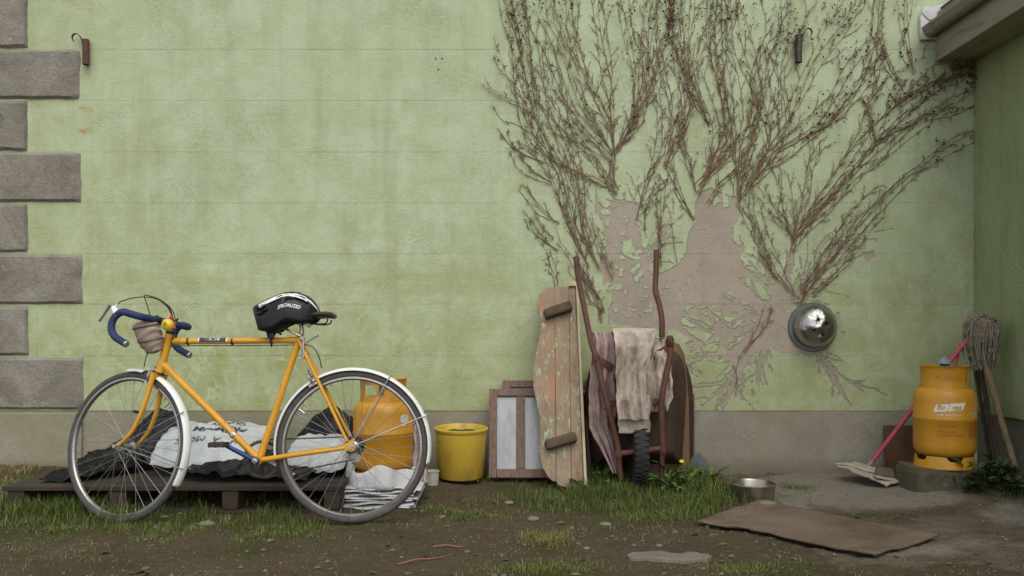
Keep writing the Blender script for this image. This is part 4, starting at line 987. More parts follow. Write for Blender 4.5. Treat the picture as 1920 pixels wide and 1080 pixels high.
        for (xa, xb, za, zb) in ((-.028, .028, .305, .345), (-.02, .02, .285, .292)):
            s0 = len(m.V)
            for k in range(N + 1):
                x = lerp(xa, xb, k / N); e = .006 * (1 if k in (0, N) else 0); m.V += [f(x, za + e), f(x, zb - e)]
                if k: m.face((s0 + 2 * k - 2, s0 + 2 * k, s0 + 2 * k + 1, s0 + 2 * k - 1))
        m.build('worn_label', M['sheetwhite'], body)
    return t
cylinder(-.652, -.64, .105, 'dull yellow gas cylinder seen through the rear bicycle wheel, standing on folded white sheeting', (-.80, .20, -2.7, -1.9), 'plain')
cylinder(2.245, -.53, .165, 'yellow gas cylinder with white and red lettering standing on the mossy block near the mop', (.52, .80, 1.9, 3.0), 'cap')

# concrete block under the right cylinder
t = thing('concrete_block', 'mossy crumbling concrete block under the lettered gas cylinder', 'block', (2.24, -.54, .05))
b = MB()
def cb(u, v):
    a = 2 * math.pi * u; ca, sa = math.cos(a), math.sin(a); e = .22
    sx = math.copysign(abs(ca)**e, ca); sy = math.copysign(abs(sa)**e, sa); r = 1.0; z = lerp(.0, .166, min(v / .8, 1))
    if v > .8: r = max(0, 1 - (v - .8) / .2)
    n = float(fbm(sx * 3 + 5, sy * 3 + z * 20, 4, 12)) - .44
    r2 = r * (1 + .10 * n * (1 if v <= .8 else .3)) - (.03 if .7 < v <= .8 else 0)
    return (2.228 + .178 * sx * r2, -.515 + .150 * sy * r2, z - (.012 * abs(n) if v >= .8 and r > .9 else 0))
b.grid(80, 20, cb, closeu=True); b.build('block_body', M['concrete'], t, sharp=60)
t = thing('broken_lump', 'small broken lump of dark concrete left of the mossy block', 'rubble', (2.02, -.33, .05))
b = MB(); b.lathe([(0, 0), (.06, .0), (.065, .05), (.045, .085), (0, .09)], (2.02, -.33, .035), (.1, .05, 1), 7); b.build('lump', M['concrete'], t, sharp=20)
t = thing('leaning_board', 'dark brown board on edge against the plinth behind the lettered gas cylinder', 'board', P(1690, 880, -.08))
b = MB(); b.bar(P(1660, 840, -.06), P(1790, 840, -.05), .03, .26, (0, .12, 1)); b.build('board', M['rustdark'], t, bevel=.003)

# ------------------------------------------------------------------ folded sheeting under the left cylinder, rag, tub
t = thing('folded_sheeting', 'stack of folded dirty white sheeting under the left gas cylinder', 'sheeting', (-.655, -.64, .0))
for k in range(7):
    b = MB(); hx, hy = .175 + rnd(-.012, .016), .175 + rnd(-.01, .012); z = .006 + k * .0142; ox, oy = rnd(-.012, .02), rnd(-.012, .006)
    def fl(u, v, hx=hx, hy=hy, z=z, k=k, ox=ox, oy=oy):
        a = 2 * math.pi * v; x = (2 * u - 1) * hx; ca, sa = math.cos(a), math.sin(a); ee = .35
        yy = hy * math.copysign(abs(ca)**ee, ca); zz_ = .0072 * math.copysign(abs(sa)**.8, sa)
        w_ = .006 * math.sin(x * 23 + k * 2.1) + .012 * (float(fbm(x * 8, yy * 8 + k * 3, 3, k)) - .44)
        return (-.645 + ox + x, -.645 + oy + yy + .01 * math.sin(x * 30 + k), z + zz_ + w_ * .7 + .004)
    b.grid(28, 20, fl); b.build('fold', M['sheetwhite'], t)
# ruffled top edge round the foot of the cylinder
b = MB()
def ruff(u, v):
    a = lerp(-2.2, 2.4, u); r = .158 + .030 * v + .010 * math.sin(a * 7) + .02 * (float(fbm(a * 3, v * 2, 3, 6)) - .44)
    z = .095 + (.085 + .06 * (float(vn(a * 2.1, 3)) - .5) + .022 * math.sin(a * 3.3 + 1)) * math.sin((1 - v) * 1.9) / .95 
    return (-.652 + r * math.sin(a), -.64 - r * math.cos(a), z)
b.grid(90, 10, ruff); b.build('ruffled_edge', M['sheetwhite'], t, solid=.003)
def drape(name, label, rows, mat, cat, fold=.02, nf=5, seed=0, nu=40, nv=60, group=None, thick=.004, edge=2.5):
    rows = sorted(rows); ps = [r[0] for r in rows]
    def fn(u, v):
        q = lerp(ps[0], ps[-1], v); l = np.interp(q, ps, [r[1] for r in rows]); rr = np.interp(q, ps, [r[2] for r in rows]); Y = np.interp(q, ps, [r[3] for r in rows])
        wv = math.sin(u * nf * 6.28 + 2.2 * math.sin(v * 3 + seed) + seed) * fold * (.35 + .65 * v)
        wv += fold * 3.0 * (float(fbm(u * 3 + seed, v * 1.8, 3, seed)) - .45) + fold * .8 * (1 - abs(float(fbm(u * 4 + v * 2.5, v * 2.6 - u * 2 + seed, 2, seed + 3)) - .37) * 6)
        px = lerp(l, rr, u) + edge * (float(fbm(v * 8, seed + u, 3, 7)) - .44) * 3; py = q + edge * 2 * (float(fbm(u * 5, seed + 2, 3, 9)) - .44) * v
        return P(px, py, Y - wv)
    b = MB(); b.grid(nu, nv, fn)
    uv = [(i / nu, j / nv, 0) for j in range(nv + 1) for i in range(nu + 1)]
    o = b.build(name, mat, None, attrs={'gridpos': ('FLOAT_VECTOR', uv)}, solid=thick, origin=P(rows[0][1], rows[-1][0], rows[-1][3]))
    return tag(o, label, cat, group)
drape('crumpled_rag', 'pinkish grey rag wedged upright between the left gas cylinder and the yellow bucket', [(778, 772, 784, -.5), (800, 768, 792, -.52), (840, 770, 795, -.55), (885, 768, 800, -.6), (905, 770, 803, -.62)], M['pinkrag'], 'rag', .012, 3, 4, 24, 40)
c = gnd(810, 909); t = thing('plastic_tub', 'small pale plastic tub on the soil left of the yellow bucket', 'tub', c)
b = MB(); b.lathe([(0, .002), (.034, .0), (.038, .07), (.041, .072), (.041, .077), (.036, .077), (.032, .01), (0, .01)], c, (0, 0, 1), 24); b.build('tub_body', M['tub'], t, sharp=40)

# ------------------------------------------------------------------ bucket
bx = P(864, 890, -.22); bz = float(gz(bx.x, -.22)) + .022; c = Vector((bx.x, -.22, bz))
t = thing('bucket', 'yellow plastic bucket with moss inside, standing against the plinth', 'bucket', c)
b = MB(); H_ = .272
pr = [(0, .004), (.120, .0), (.125, .006), (.142, H_ - .02), (.144, H_ - .018), (.149, H_ - .012), (.150, H_), (.143, H_ + .003), (.137, H_ - .004), (.120, .012), (0, .012)]
b.lathe(pr, c, (.01, -.045, 1), 48); b.build('bucket_body', M['bucket'], t, sharp=40)
b = MB()
def mo(u, v):
    a = 2 * math.pi * u; r = .134 * v; x, y = r * math.cos(a), r * math.sin(a)
    return c + Vector((x, y - .012, H_ - .045 - .045 * y / .14 * 0 + .045 * y * -1 + .04 * (float(fbm(x * 25, y * 25, 4, 3)) - .42) * (1 - v * .3) + .03 * (y / .14) * (1 if y > 0 else .2) ))
b.grid(40, 14, mo, closeu=True); b.build('moss', M['moss'], t)
b = MB()
for k in range(2):
    a0 = .25; pts = [c + Vector(((.124 + .019 * z / H_ + .001) * math.sin(a0 + .02 * math.sin(z * 9)), -(.124 + .019 * z / H_ + .001) * math.cos(a0), z)) for z in np.linspace(.05, .19, 9)]
b.tube(pts, .0018, 5); b.build('moulded_seam', M['bucket'], t)

# ------------------------------------------------------------------ old window frames
def leanpt(o, ux, uy): return lambda u, v, w_=0: o + ux * u + uy * v + ux.cross(uy) * w_
def window_frame(label, pxl, pyb, Yb, Yt, wdt, hgt, panes, grp):
    o = P(pxl, pyb, Yb); ux = Vector((1, 0, 0)); dz = math.sqrt(hgt**2 - (Yt - Yb)**2); uy = Vector((0, (Yt - Yb), dz)).normalized()
    t = thing('window_sash', label, 'window', o, grp); pt = leanpt(o, ux, uy); nrm = ux.cross(uy)   # points to -Y (camera)
    T = .036; sw = .045
    def member(u0, u1, v0, v1, nm, th=T):
        b = MB(); b.box(pt((u0 + u1) / 2, (v0 + v1) / 2, 0), (u1 - u0, v1 - v0, th), Matrix((ux, uy, nrm)).transposed()); b.build(nm, M['oldwood'], t, bevel=.003)
    member(0, sw, 0, hgt, 'stile'); member(wdt - sw, wdt, 0, hgt, 'stile')
    member(sw + .001, wdt - sw - .001, hgt - .042, hgt - .001, 'top_rail', T - .003); member(sw + .001, wdt - sw - .001, .001, .05, 'bottom_rail', T - .003)
    n = panes; inner = wdt - 2 * sw; mw = .05; pw = (inner - (n - 1) * mw) / n
    for k in range(n):
        u0 = sw + k * (pw + mw)
        if k: member(u0 - mw + .001, u0 - .001, .051, hgt - .043, 'mullion', T - .006)
        b = MB(); b.box(pt(u0 + pw / 2, hgt / 2, -.004), (pw + .006, hgt - .085, .004), Matrix((ux, uy, nrm)).transposed()); b.build('pane', M['pane'], t, False)
window_frame('front old wooden window sash with dusty panes between the bucket and the long board', 916, 897, -.24, -.085, .515, .505, 3, 'old window sashes leaning on the wall')
window_frame('rear old wooden window sash, its top rail showing just above the front sash', 942, 893, -.15, -.03, .52, .545, 3, 'old window sashes leaning on the wall')

# ------------------------------------------------------------------ scalloped bench board standing on end
o = P(1000, 918, -.44); top = P(1000, 530, -.09); uy = (top - o).normalized(); ux = Vector((1, 0, 0)); nrm = ux.cross(uy)
bn = thing('bench_board', 'scalloped wooden bench seat with flaking green paint stood on end against the wall', 'bench', o + Vector((.12, 0, 0)))
pt = leanpt(o, ux, uy); Lb = (top - o).length
def bu(px, py):   # photo pixel -> board coords
    v = (918 - py) / (918 - 530) * Lb; Y = lerp(-.44, -.09, v / Lb); return (P(px, py, Y).x - o.x, v)
left = [(1068, 917), (1048, 912), (1030, 900), (1016, 878), (1010, 850), (1012, 815), (1011, 790), (1005, 765), (999, 735), (998, 705), (1002, 675), (1008, 645), (1011, 620), (1010, 600), (1005, 580), (1005, 565), (1012, 550), (1025, 540), (1042, 536), (1056, 533)]
Lf = [bu(*p) for p in left]; lv_ = [p[1] for p in Lf]; lu_ = [p[0] for p in Lf]
def lu(v): return float(np.interp(v, lv_, lu_))
cuts = [(-9, .1195), (.1215, .200), (.202, .262)]
for k, (u0, u1) in enumerate(cuts):
    vs = np.linspace(.004, Lb - .03, 60); lp, rp = [], []
    for v in vs:
        vv_ = float(v); a = max(lu(vv_), u0); bb = u1 + (.0)
        if k == 2: bb = .238 + .028 * (1 - vv_ / Lb)
        if a < bb - .002: lp.append((a, vv_)); rp.append((bb, vv_))
    b = MB(); b.prism(lp + rp[::-1], pt(0, 0, -.011 + (.0015 if k == 1 else 0)), ux, uy, .022); b.build('seat_plank', M['bench'], bn, bevel=.002)
b = MB(); b.prism([(.238 + .030, -.005), (.238 + .046, -.0), (.252, Lb), (.205, Lb + .002), (.2, Lb - .03), (.24, Lb - .03)], pt(0, 0, -.03), ux, uy, .058); b.build('edge_board', M['benchedge'], bn, bevel=.002)
for (pa, pb, wd) in (((1018, 598), (1068, 580), .05), ((1022, 842), (1079, 826), .048)):
    a = bu(*pa); c_ = bu(*pb); b = MB(); b.bar(pt(a[0], a[1], .033), pt(c_[0], c_[1], .033), .060, .055, uy); b.build('batten', M['batten'], bn, bevel=.016, seg=3)

# ------------------------------------------------------------------ wheelbarrow stood on its nose
wb = thing('wheelbarrow', 'rusty wheelbarrow stood upright on its wheel with handles in the air', 'wheelbarrow', P(1195, 900, -.35))
YT = -.46
def tubep(pts, r, nm, n=10): 
    b = MB(); b.tube(catmull([P(*p) for p in pts], 6), r, n); return b.build(nm, M['rust'], wb)
tubep([(1080, 482, -.24), (1084, 520, -.26), (1094, 570, -.3), (1108, 640, -.38), (1118, 672, -.42), (1134, 740, YT), (1152, 806, YT), (1160, 850, YT)], .0155, 'handle_tube')
tubep([(1231, 469, -.24), (1230, 510, -.26), (1229, 545, -.29), (1236, 570, -.32), (1241, 600, -.36), (1241, 632, -.38)], .0155, 'handle_tube')
tubep([(1256, 630, -.40), (1257, 660, -.42), (1252, 690, -.44), (1243, 735, YT), (1240, 770, YT), (1243, 845, YT)], .0165, 'frame_tube')
tubep([(1158, 851, YT), (1200, 846, YT), (1246, 840, YT)], .0150, 'axle_bar')
tubep([(1160, 852, YT), (1161, 872, YT + .01), (1164, 898, YT + .02)], .0150, 'foot')
tubep([(1242, 845, YT), (1241, 868, YT + .01), (1240, 893, YT + .02)], .0135, 'foot')
for pts in (((1114, 672, -.42), (1134, 680, -.42), (1154, 694, -.40)), ((1256, 650, -.42), (1232, 664, -.42), (1206, 684, -.40)), ((1140, 757, -.43), (1200, 752, -.42), (1242, 754, -.43))):
    b = MB(); a = [P(*p) for p in pts]
    for p, q in zip(a[:-1], a[1:]): b.bar(p, q, .008, .034, (0, 0, 1))
    b.build('brace', M['rust'], wb, bevel=.002)
for (px, py) in ((1117, 672), (1256, 640), (1159, 851), (1243, 843)):
    b = MB(); q = P(px, py, YT + (.04 if py < 700 else -.0)); b.tube([q + Vector((0, 0, -.018)), q + Vector((0, 0, .018))], .0215, 10)
    b.tube([q + Vector((0, -.028, 0)), q + Vector((0, .0, 0))], .008, 6); b.build('clamp', M['rust'], wb, sharp=40)
# wheel
wc = P(1196, 846, -.375); wr = .172
b = MB(); b.lathe([(wr - .052, -.026), (wr - .03, -.036), (wr - .012, -.036), (wr, -.02), (wr + .003, 0), (wr, .02), (wr - .012, .036), (wr - .03, .036), (wr - .052, .026)], wc, (1, 0, 0), 48)
for k in range(34):
    a = 2 * math.pi * k / 34
    for sgn in (-1, 1):
        q = wc + Vector((sgn * .018, math.cos(a + sgn * .045) * (wr + .001), math.sin(a + sgn * .045) * (wr + .001))); n_ = Vector((0, math.cos(a), math.sin(a)))
        b.bar(q - Vector((sgn * .016, 0, 0)), q + Vector((sgn * .018, 0, 0)) - n_ * .004, .012, .010, n_)
wh = b.build('wheel', M['blacktyre'], wb, sharp=35)
b = MB(); b.lathe([(.012, -.05), (.03, -.03), (.11, -.018), (.122, -.026), (.122, .026), (.11, .018), (.03, .03), (.012, .05)], wc, (1, 0, 0), 28); b.build('rim', M['rust'], wh)
b = MB(); b.tube([wc + Vector((-.14, 0, 0)), wc + Vector((.14, 0, 0))], .01, 8); b.build('axle', M['rust'], wh)
# tray: pressed pan with its hollow to the wall
b = MB()
tl, tr, tt, tb = 1104, 1292, 640, 893
def tray(u, v):
    # superellipse bowl seen from underneath: centre towards camera, rim towards the wall
    x, y = 2 * u - 1, 2 * v - 1
    k = max(abs(x), abs(y)); f = float(sstep(1.0, .62, k))
    Y = lerp(-.06, -.30, f) + .10 * (1 - v) * 0
    top_round = 0
    px = 1198 + x * (96 + 6 * (1 - f)) * (1 - .22 * max(0, -y)**3 * 1); py = lerp(tt + 26 * abs(x)**3.5, tb, v)
    return P(px, py, Y - .05 * v)
b.grid(40, 40, tray); b.build('tray', M['trayshade'], wb, solid=.003)
b = MB(); pts = [P(1262, 640, -.16), P(1280, 645, -.14), P(1291, 690, -.12), P(1298, 780, -.13), P(1299, 890, -.2)]
pass
drape('striped_cloth', 'dirty pink striped cloth hanging from the left handle of the wheelbarrow', [(622, 1110, 1150, -.37), (640, 1114, 1156, -.385), (690, 1106, 1156, -.395), (740, 1104, 1154, -.405), (800, 1104, 1152, -.41), (840, 1126, 1156, -.42), (888, 1150, 1166, -.435)], M['stripe'], 'cloth', .014, 3.2, 2, 36, 80, 'rags draped over the wheelbarrow')
drape('cream_cloth', 'stained cream cloth hanging in a long flap down the middle of the wheelbarrow', [(614, 1148, 1232, -.37), (622, 1150, 1232, -.46), (650, 1152, 1224, -.505), (690, 1155, 1214, -.515), (740, 1157, 1213, -.52), (788, 1159, 1213, -.525)], M['cream'], 'cloth', .011, 2.4, 6, 40, 70, 'rags draped over the wheelbarrow')
drape('under_flap', 'short cream cloth end showing below the long flap, behind the barrow tyre', [(740, 1158, 1218, -.48), (812, 1160, 1219, -.485)], M['cream'], 'cloth', .004, 1.5, 12, 20, 30, 'rags draped over the wheelbarrow')
drape('bunched_cloth', 'greyish cream cloth bunched behind the right tube of the wheelbarrow', [(634, 1222, 1254, -.36), (660, 1214, 1258, -.42), (700, 1213, 1260, -.425), (745, 1213, 1263, -.43), (772, 1216, 1250, -.42)], M['cream'], 'cloth', .014, 2.2, 15, 34, 50, 'rags draped over the wheelbarrow')
t = thing('thin_board', 'thin purplish board edge standing on the right of the wheelbarrow tray', 'board', P(1296, 893, -.1))
b = MB(); b.bar(P(1297, 892, -.11), P(1297, 738, -.03), .032, .016, (0, 1, 0)); b.build('board', M['oldwood'], t, bevel=.002)
t = thing('blue_board', 'slate blue board end slanting out of the grass right of the wheelbarrow', 'board', P(1320, 898, -.14))
b = MB(); b.bar(P(1298, 858, -.10), P(1336, 905, -.15), .10, .018, (0, -1, .3)); b.build('board', M['bluepanel'], t, bevel=.002)
t = thing('brown_panel', 'tall dark brown panel with rounded top behind the right side of the wheelbarrow', 'panel', P(1275, 895, -.12))
b = MB(); ol = [(1250, 646), (1262, 641), (1274, 646), (1283, 664), (1288, 700), (1292, 760), (1294, 895), (1215, 895), (1225, 700), (1238, 660)]
pb = [P(x, y, lerp(-.24, -.07, (895 - y) / 250)) for x, y in ol]; n0 = Vector((0, .9, .1)).normalized() * .016
b.V += pb + [p + n0 for p in pb]; k = len(pb); b.face(range(k)); b.face(reversed(range(k, 2 * k)))
for i in range(k): b.face((i, (i + 1) % k, k + (i + 1) % k, k + i))
b.build('panel', M['rustdark'], t, bevel=.002)
t = thing('dark_crate_panel', 'dark board low on the wall between the bench board and the wheelbarrow', 'board', P(1110, 893, -.08))
b = MB(); b.bar(P(1086, 815, -.10), P(1150, 815, -.10), .02, .48, (0, .2, 1)); b.build('board', M['palletwood'], t, bevel=.002)

# ------------------------------------------------------------------ mop and poles in the corner
foot = P(1630, 872, -.16); head = P(1817, 632, -.36)
mp = thing('string_mop', 'string mop with pink pole standing head up in the corner above the gas cylinder', 'mop', foot)
b = MB(); b.tube([foot, lerp(foot, head, .5), head], .0125, 10); b.build('pole', M['pinkpole'], mp)
b = MB(); b.tube([foot - (head - foot).normalized() * .006, foot + (head - foot).normalized() * .03], .0135, 10); b.build('pole_end', M['capgrey'], mp)
hc = P(1840, 625, -.36); b = MB(); mr = random.Random(3)
b.lathe([(0, .075), (.03, .072), (.055, .05), (.066, .015), (.066, -.03), (.055, -.09), (.03, -.14), (0, -.16)], hc + Vector((0, 0, .01)), (0, 0, 1), 16); b.build('mop_core', M['mop'], mp)
b = MB()
for k in range(270):
    a = mr.uniform(0, 6.28); r = .078 * mr.uniform(.5, 1.1); ln = mr.uniform(.10, .25); st = hc + Vector((mr.gauss(0, .022), mr.gauss(0, .022), .085 + mr.uniform(-.03, .02)))
    mid = hc + Vector((r * math.cos(a), r * math.sin(a), mr.uniform(.01, .07))); e = hc + Vector((r * math.cos(a) * mr.uniform(.4, 1.05), r * math.sin(a) * mr.uniform(.4, 1.05), .04 - ln))
    m2 = lerp(mid, e, .5) + Vector((mr.gauss(0, .012), mr.gauss(0, .012), 0))
    b.tube(catmull([st, mid, m2, e], 4), .0036, 4)
for k in range(60):   # wrapped crosswise on the crown
    a = mr.uniform(-.9, .9); z = mr.uniform(-.04, .07); r = .075 * math.sqrt(max(.1, 1 - (z / .12)**2)); pts = []
    for i in range(7):
        q = lerp(-1.5, 1.5, i / 6) + a * .3; pts.append(hc + Vector((r * math.sin(q), -r * math.cos(q) * 1.02, z + a * .04 * (i - 3) / 1.5 + mr.gauss(0, .003))))
    b.tube(catmull(pts, 2), .0036, 4)
b.build('mop_strings', M['mop'], mp, kind='stuff')
def pole(a, c_, r, mat, label, knots=True):
    a = P(*a); c_ = P(*c_); t = thing('wooden_pole', label, 'pole', c_, 'poles leaning in the wall corner')
    b = MB(); N = 14; pts = [lerp(a, c_, i / N) + Vector((rnd(-1, 1), rnd(-1, 1), 0)) * r * .18 for i in range(N + 1)]
    b.tube(pts, [r * (1 + rnd(-.08, .10)) for _ in pts], 9); b.build('pole', mat, t)
pole((1850, 690, -.40), (1910, 900, -.66), .0165, M['pole'], 'knotty pale brown pole nearest the camera below the mop head')
pole((1836, 680, -.30), (1872, 868, -.36), .0155, M['darkpole'], 'dark brown pole right of the gas cylinder, behind the knotty pale pole')
pole((1828, 690, -.24), (1858, 866, -.3), .011, M['darkpole'], 'thin dark stick close beside the gas cylinder shoulder')
pole((1800, 645, -.30), (1792, 690, -.32), .007, M['pinkpole'], 'short thin pinkish rod end showing just above the gas cylinder collar')

# ------------------------------------------------------------------ bowl, sheets, slab on the ground
c = gnd(1411, 934); c.z -= .004
t = thing('steel_bowl', 'steel dog bowl on the concrete beside the long grass', 'bowl', c)
b = MB(); b.lathe([(0, .003), (.098, .0), (.104, .004), (.110, .05), (.1135, .074), (.118, .077), (.118, .081), (.112, .082), (.108, .074), (.1, .025), (.09, .02), (0, .02)], c, (.0, -.015, 1), 48); b.build('bowl_body', M['bowl'], t, sharp=40)
b = MB(); b.lathe([(0, .052), (.05, .05), (.104, .047)], c, (0, 0, 1), 30); b.build('scraps', M['feed'], t)
def sheet_on_ground(name, label, corners, mat, cat, th, lift=.012, n=24, warp=.01, seed=0):
    A, B_, C_, D_ = [gnd(*p) for p in corners]
    b = MB()
    def fn(u, v):
        p = lerp(lerp(A, B_, u), lerp(D_, C_, u), v); e = min(u, 1 - u, v, 1 - v)
        wob = (.03 * (float(fbm(u * 4 + seed, v * 4, 3, 5)) - .44) + .016 * (float(fbm(u * 17 + seed, v * 17, 2, 25)) - .37)) * (1 if e < .02 else 0)
        return (p.x + wob, p.y + wob, max(p.z, float(gz(p.x, p.y))) + lift + warp * (float(fbm(u * 2 + seed, v * 2, 2, 8)) - .3))
    b.grid(n, n, fn); o = b.build(name, mat, None, solid=th, origin=(A + C_) / 2); return tag(o, label, cat)
sheet_on_ground('hardboard_sheet', 'flat brown sheet of hardboard lying on the ground in front of the steel bowl', [(1308, 986), (1425, 944), (1762, 1012), (1640, 1050)], M['ply'], 'board', .010, .016, 44, .022)
t = thing('grey_board', 'bleached splintered grey board lying by the foot of the mop pole', 'board', P(1636, 900, -.3))
for k, q4 in enumerate(([P(1566, 868, -.20), P(1606, 867, -.12), P(1706, 893, -.33), P(1692, 901, -.39)], [P(1570, 873, -.25), P(1596, 878, -.24), P(1702, 904, -.41), P(1662, 910, -.47)])):
    b = MB()
    def gb(u, v, q4=q4, k=k):
        p = lerp(lerp(q4[0], q4[1], v), lerp(q4[3], q4[2], v), u); e = v in (0, 1) or u in (0, 1)
        return p + Vector(((.035 if e else 0) * (float(fbm(u * 6 + k * 3, v * 7, 3, 5)) - .44), 0, .025 * (float(fbm(u * 4, v * 3 + k, 3, 15)) - .44)))
    b.grid(26, 8, gb); b.build('slat', M['greyply'], t, solid=.011)
c = gnd(1255, 1048); t = thing('stone_slab', 'flat pale stone sunk in the soil at the bottom of the yard', 'stone', c)
b = MB()
def slab(u, v):
    a = 2 * math.pi * u; rr = 1 + .35 * (float(fbm(math.cos(a) * 1.4 + 3, math.sin(a) * 1.4, 3, 4)) - .44); r = min(1, v / .7); x, y = .158 * math.cos(a) * rr * r, .072 * math.sin(a) * rr * r
    z = .014 if v <= .7 else lerp(.014, -.03, (v - .7) / .3); 
    if v > .7: x *= 1 + .05 * (v - .7); y *= 1 + .05 * (v - .7)
    return (c.x + x, c.y + y, float(gz(c.x + x, c.y + y)) + z + .006 * (float(fbm(x * 20, y * 20, 3)) - .44))
b.grid(48, 14, slab, closeu=True); b.build('slab', M['slab'], t)
for (px, py, r, lab) in ((1236, 1024, .012, 'single round pale pebble just behind the flat sunken stone'), (309, 971, .018, 'whitish flat stone in the grass below the pallet front'), (388, 985, .03, 'pale flint lying in the soil behind the front wheel'),
                         (955, 945, .02, 'pale stone below the foot of the bench board'), (1000, 975, .025, 'flat brown stone at the left edge of the long grass'), (1135, 985, .022, 'flat grey stone below the middle of the long grass'),
                         (830, 970, .014, 'small white stone right of the rear wheel'), (1440, 952, .05, 'pale flat stone in front of the steel bowl'), (1100, 1029, .012, 'small pale pebble right of the yellowish grass tuft')):
    c = gnd(px, py); b = MB()
    def st(u, v):
        a = 2 * math.pi * u; th = math.pi * v; q = 1 + .5 * (float(fbm(math.cos(a) * 1.3 + px, math.sin(a) * 1.3 + v * 2, 3, 6)) - .44)
        return c + Vector((r * 1.2 * math.sin(th) * math.cos(a) * q, r * math.sin(th) * math.sin(a) * q, r * .5 * math.cos(th) + r * .2))
    b.grid(14, 8, st, closeu=True); tag(b.build('stone', M['slab'], None, origin=c), lab, 'stone', 'loose stones on the yard')
for (a, c_, lab) in (((812, 1028), (872, 1027), 'upper reddish twig lying on bare soil below the rear wheel'), ((746, 1061), (832, 1046), 'lower reddish twig lying on bare soil near the picture bottom'), ((1560, 986), (1590, 992), 'short twig on the concrete behind the hardboard sheet')):
    A, B_ = gnd(*a), gnd(*c_); b = MB(); b.tube(catmull([A + Vector((0, 0, .006)), lerp(A, B_, .4) + Vector((0, .008, .010)), lerp(A, B_, .75) + Vector((0, -.004, .006)), B_ + Vector((0, 0, .005))], 4), [.0032] * 6 + [.0028] * 4 + [.002] * 3, 6)
    tag(b.build('twig', M['twig'], None, origin=A), lab, 'twig', 'fallen twigs')
# pebbles too many to count
b = MB(); pr_ = random.Random(21); np_ = 0
while np_ < 2000:
    px, py = pr_.uniform(0, 1920), pr_.uniform(905, 1085); c = gnd(px, py) if np_ % 1 == 0 else c
    dens = float(fbm(c.x * 2.2, c.y * 2.2, 3, 77))
    if pr_.random() > (dens * 2 - .3) + (.5 if 880 < px < 1010 and 925 < py < 965 else 0): continue
    np_ += 1; r = pr_.uniform(.002, .006) * (2.2 if pr_.random() < .06 else 1); x, y = pr_.uniform(.7, 1.3), pr_.uniform(.7, 1.3)
    s0 = len(b.V); q = c + Vector((0, 0, r * .3))
    b.V += [q + Vector(v) for v in ((r * x, 0, 0), (0, r * y, 0), (-r, 0, 0), (0, -r, 0), (r * .2, 0, r * .8), (0, 0, -r))]
    for f in ((0, 1, 4), (1, 2, 4), (2, 3, 4), (3, 0, 4), (1, 0, 5), (2, 1, 5), (3, 2, 5), (0, 3, 5)): b.face([s0 + i for i in f])
tag(b.build('gravel', M['pebble'], None, smooth=False), 'fine gravel scattered over the yard soil', 'gravel', kind='stuff')

b = MB()
for _ in range(280):
    px, py = pr_.uniform(0, 1900), pr_.uniform(925, 1085); c = gnd(px, py); a = pr_.uniform(0, 6.28); L = pr_.uniform(.012, .05); d_ = Vector((math.cos(a), math.sin(a), pr_.uniform(-.05, .12))) * L
    if pr_.random() < .55: b.tube([c + Vector((0, 0, .003)), c + d_ * .5 + Vector((0, 0, .005)), c + d_ + Vector((0, 0, .003))], .0011, 3)
    else:
        n_ = Vector((-d_.y, d_.x, 0)) * pr_.uniform(.2, .4); s0 = len(b.V); b.V += [c, c + d_ * .4 + n_ + Vector((0, 0, .008)), c + d_ + Vector((0, 0, .004)), c + d_ * .5 - n_ + Vector((0, 0, .003))]; b.face((s0, s0 + 1, s0 + 2)); b.face((s0, s0 + 2, s0 + 3))
tag(b.build('straw_litter', M['litter'], None, smooth=False), 'dry straw and leaf scraps littering the soil', 'litter', kind='stuff')
# ------------------------------------------------------------------ the bicycle
LEAN = .075; BY = -1.115
bike = thing('bicycle', 'yellow road bicycle with dropped blue handlebars and white mudguards in front of the pallet', 'bicycle', (-1.15, BY, 0))
sL, cL = math.sin(LEAN), math.cos(LEAN)
EX = Vector((1, 0, 0)); EU = Vector((0, sL, cL)); EL = Vector((0, -cL, sL))        # along, up, left (towards camera)
BO = Vector((0, BY, -.002))
def bw(a, wl_, h): return BO + EX * a + EL * wl_ + EU * h
def bp(px, py, wl_=0):
    k = (HORIZ - py) / FPX; base = BO + EL * wl_
    h = (CAM_H - base.z + k * (CAM_D + base.y)) / (cL - k * sL); a = (CAM_D + base.y + h * sL) * (px - 960) / FPX
    return base + EX * a + EU * h
def ib(p):  # world -> (a,h) on the bike's plane
    q = p - BO; return q.dot(EX), q.dot(EU)
TT0, TT1 = bp(325, 640), bp(560, 638); HT0, HT1 = bp(300, 697), bp(319, 626); BBp = bp(486, 862); RH = bp(661, 838); ST1 = bp(563, 630)
ah, hh = ib(RH); RH = bw(ah, 0, .345)
# --- frame
b = MB(); DT0 = lerp(HT0, HT1, .22)
b.tube([TT0, TT1], .0142, 14); b.tube([DT0, BBp], .0160, 14); b.tube([BBp, lerp(BBp, ST1, 1.02)], .0152, 14); b.tube([HT0, HT1], .0185, 16)
for p, d_, rr in ((lerp(HT0, HT1, .93), HT1 - HT0, .0205), (lerp(HT0, HT1, .05), HT1 - HT0, .0205)): b.tube([p - d_.normalized() * .012, p + d_.normalized() * .012], rr, 16)
for p, q, rr in ((TT0, TT1, .0160), (TT1, TT0, .0160), (DT0, BBp, .0178), (BBp, DT0, .0178), (BBp, ST1, .0170)):
    d_ = (q - p).normalized(); b.tube([p, p + d_ * .045, p + d_ * .052], [rr, rr, rr - .0012], 14)
b.tube([BBp + EL * .036, BBp - EL * .036], .0215, 16)
DOL, DOR = RH + EL * .062, RH - EL * .062; SS = lerp(BBp, ST1, .97)
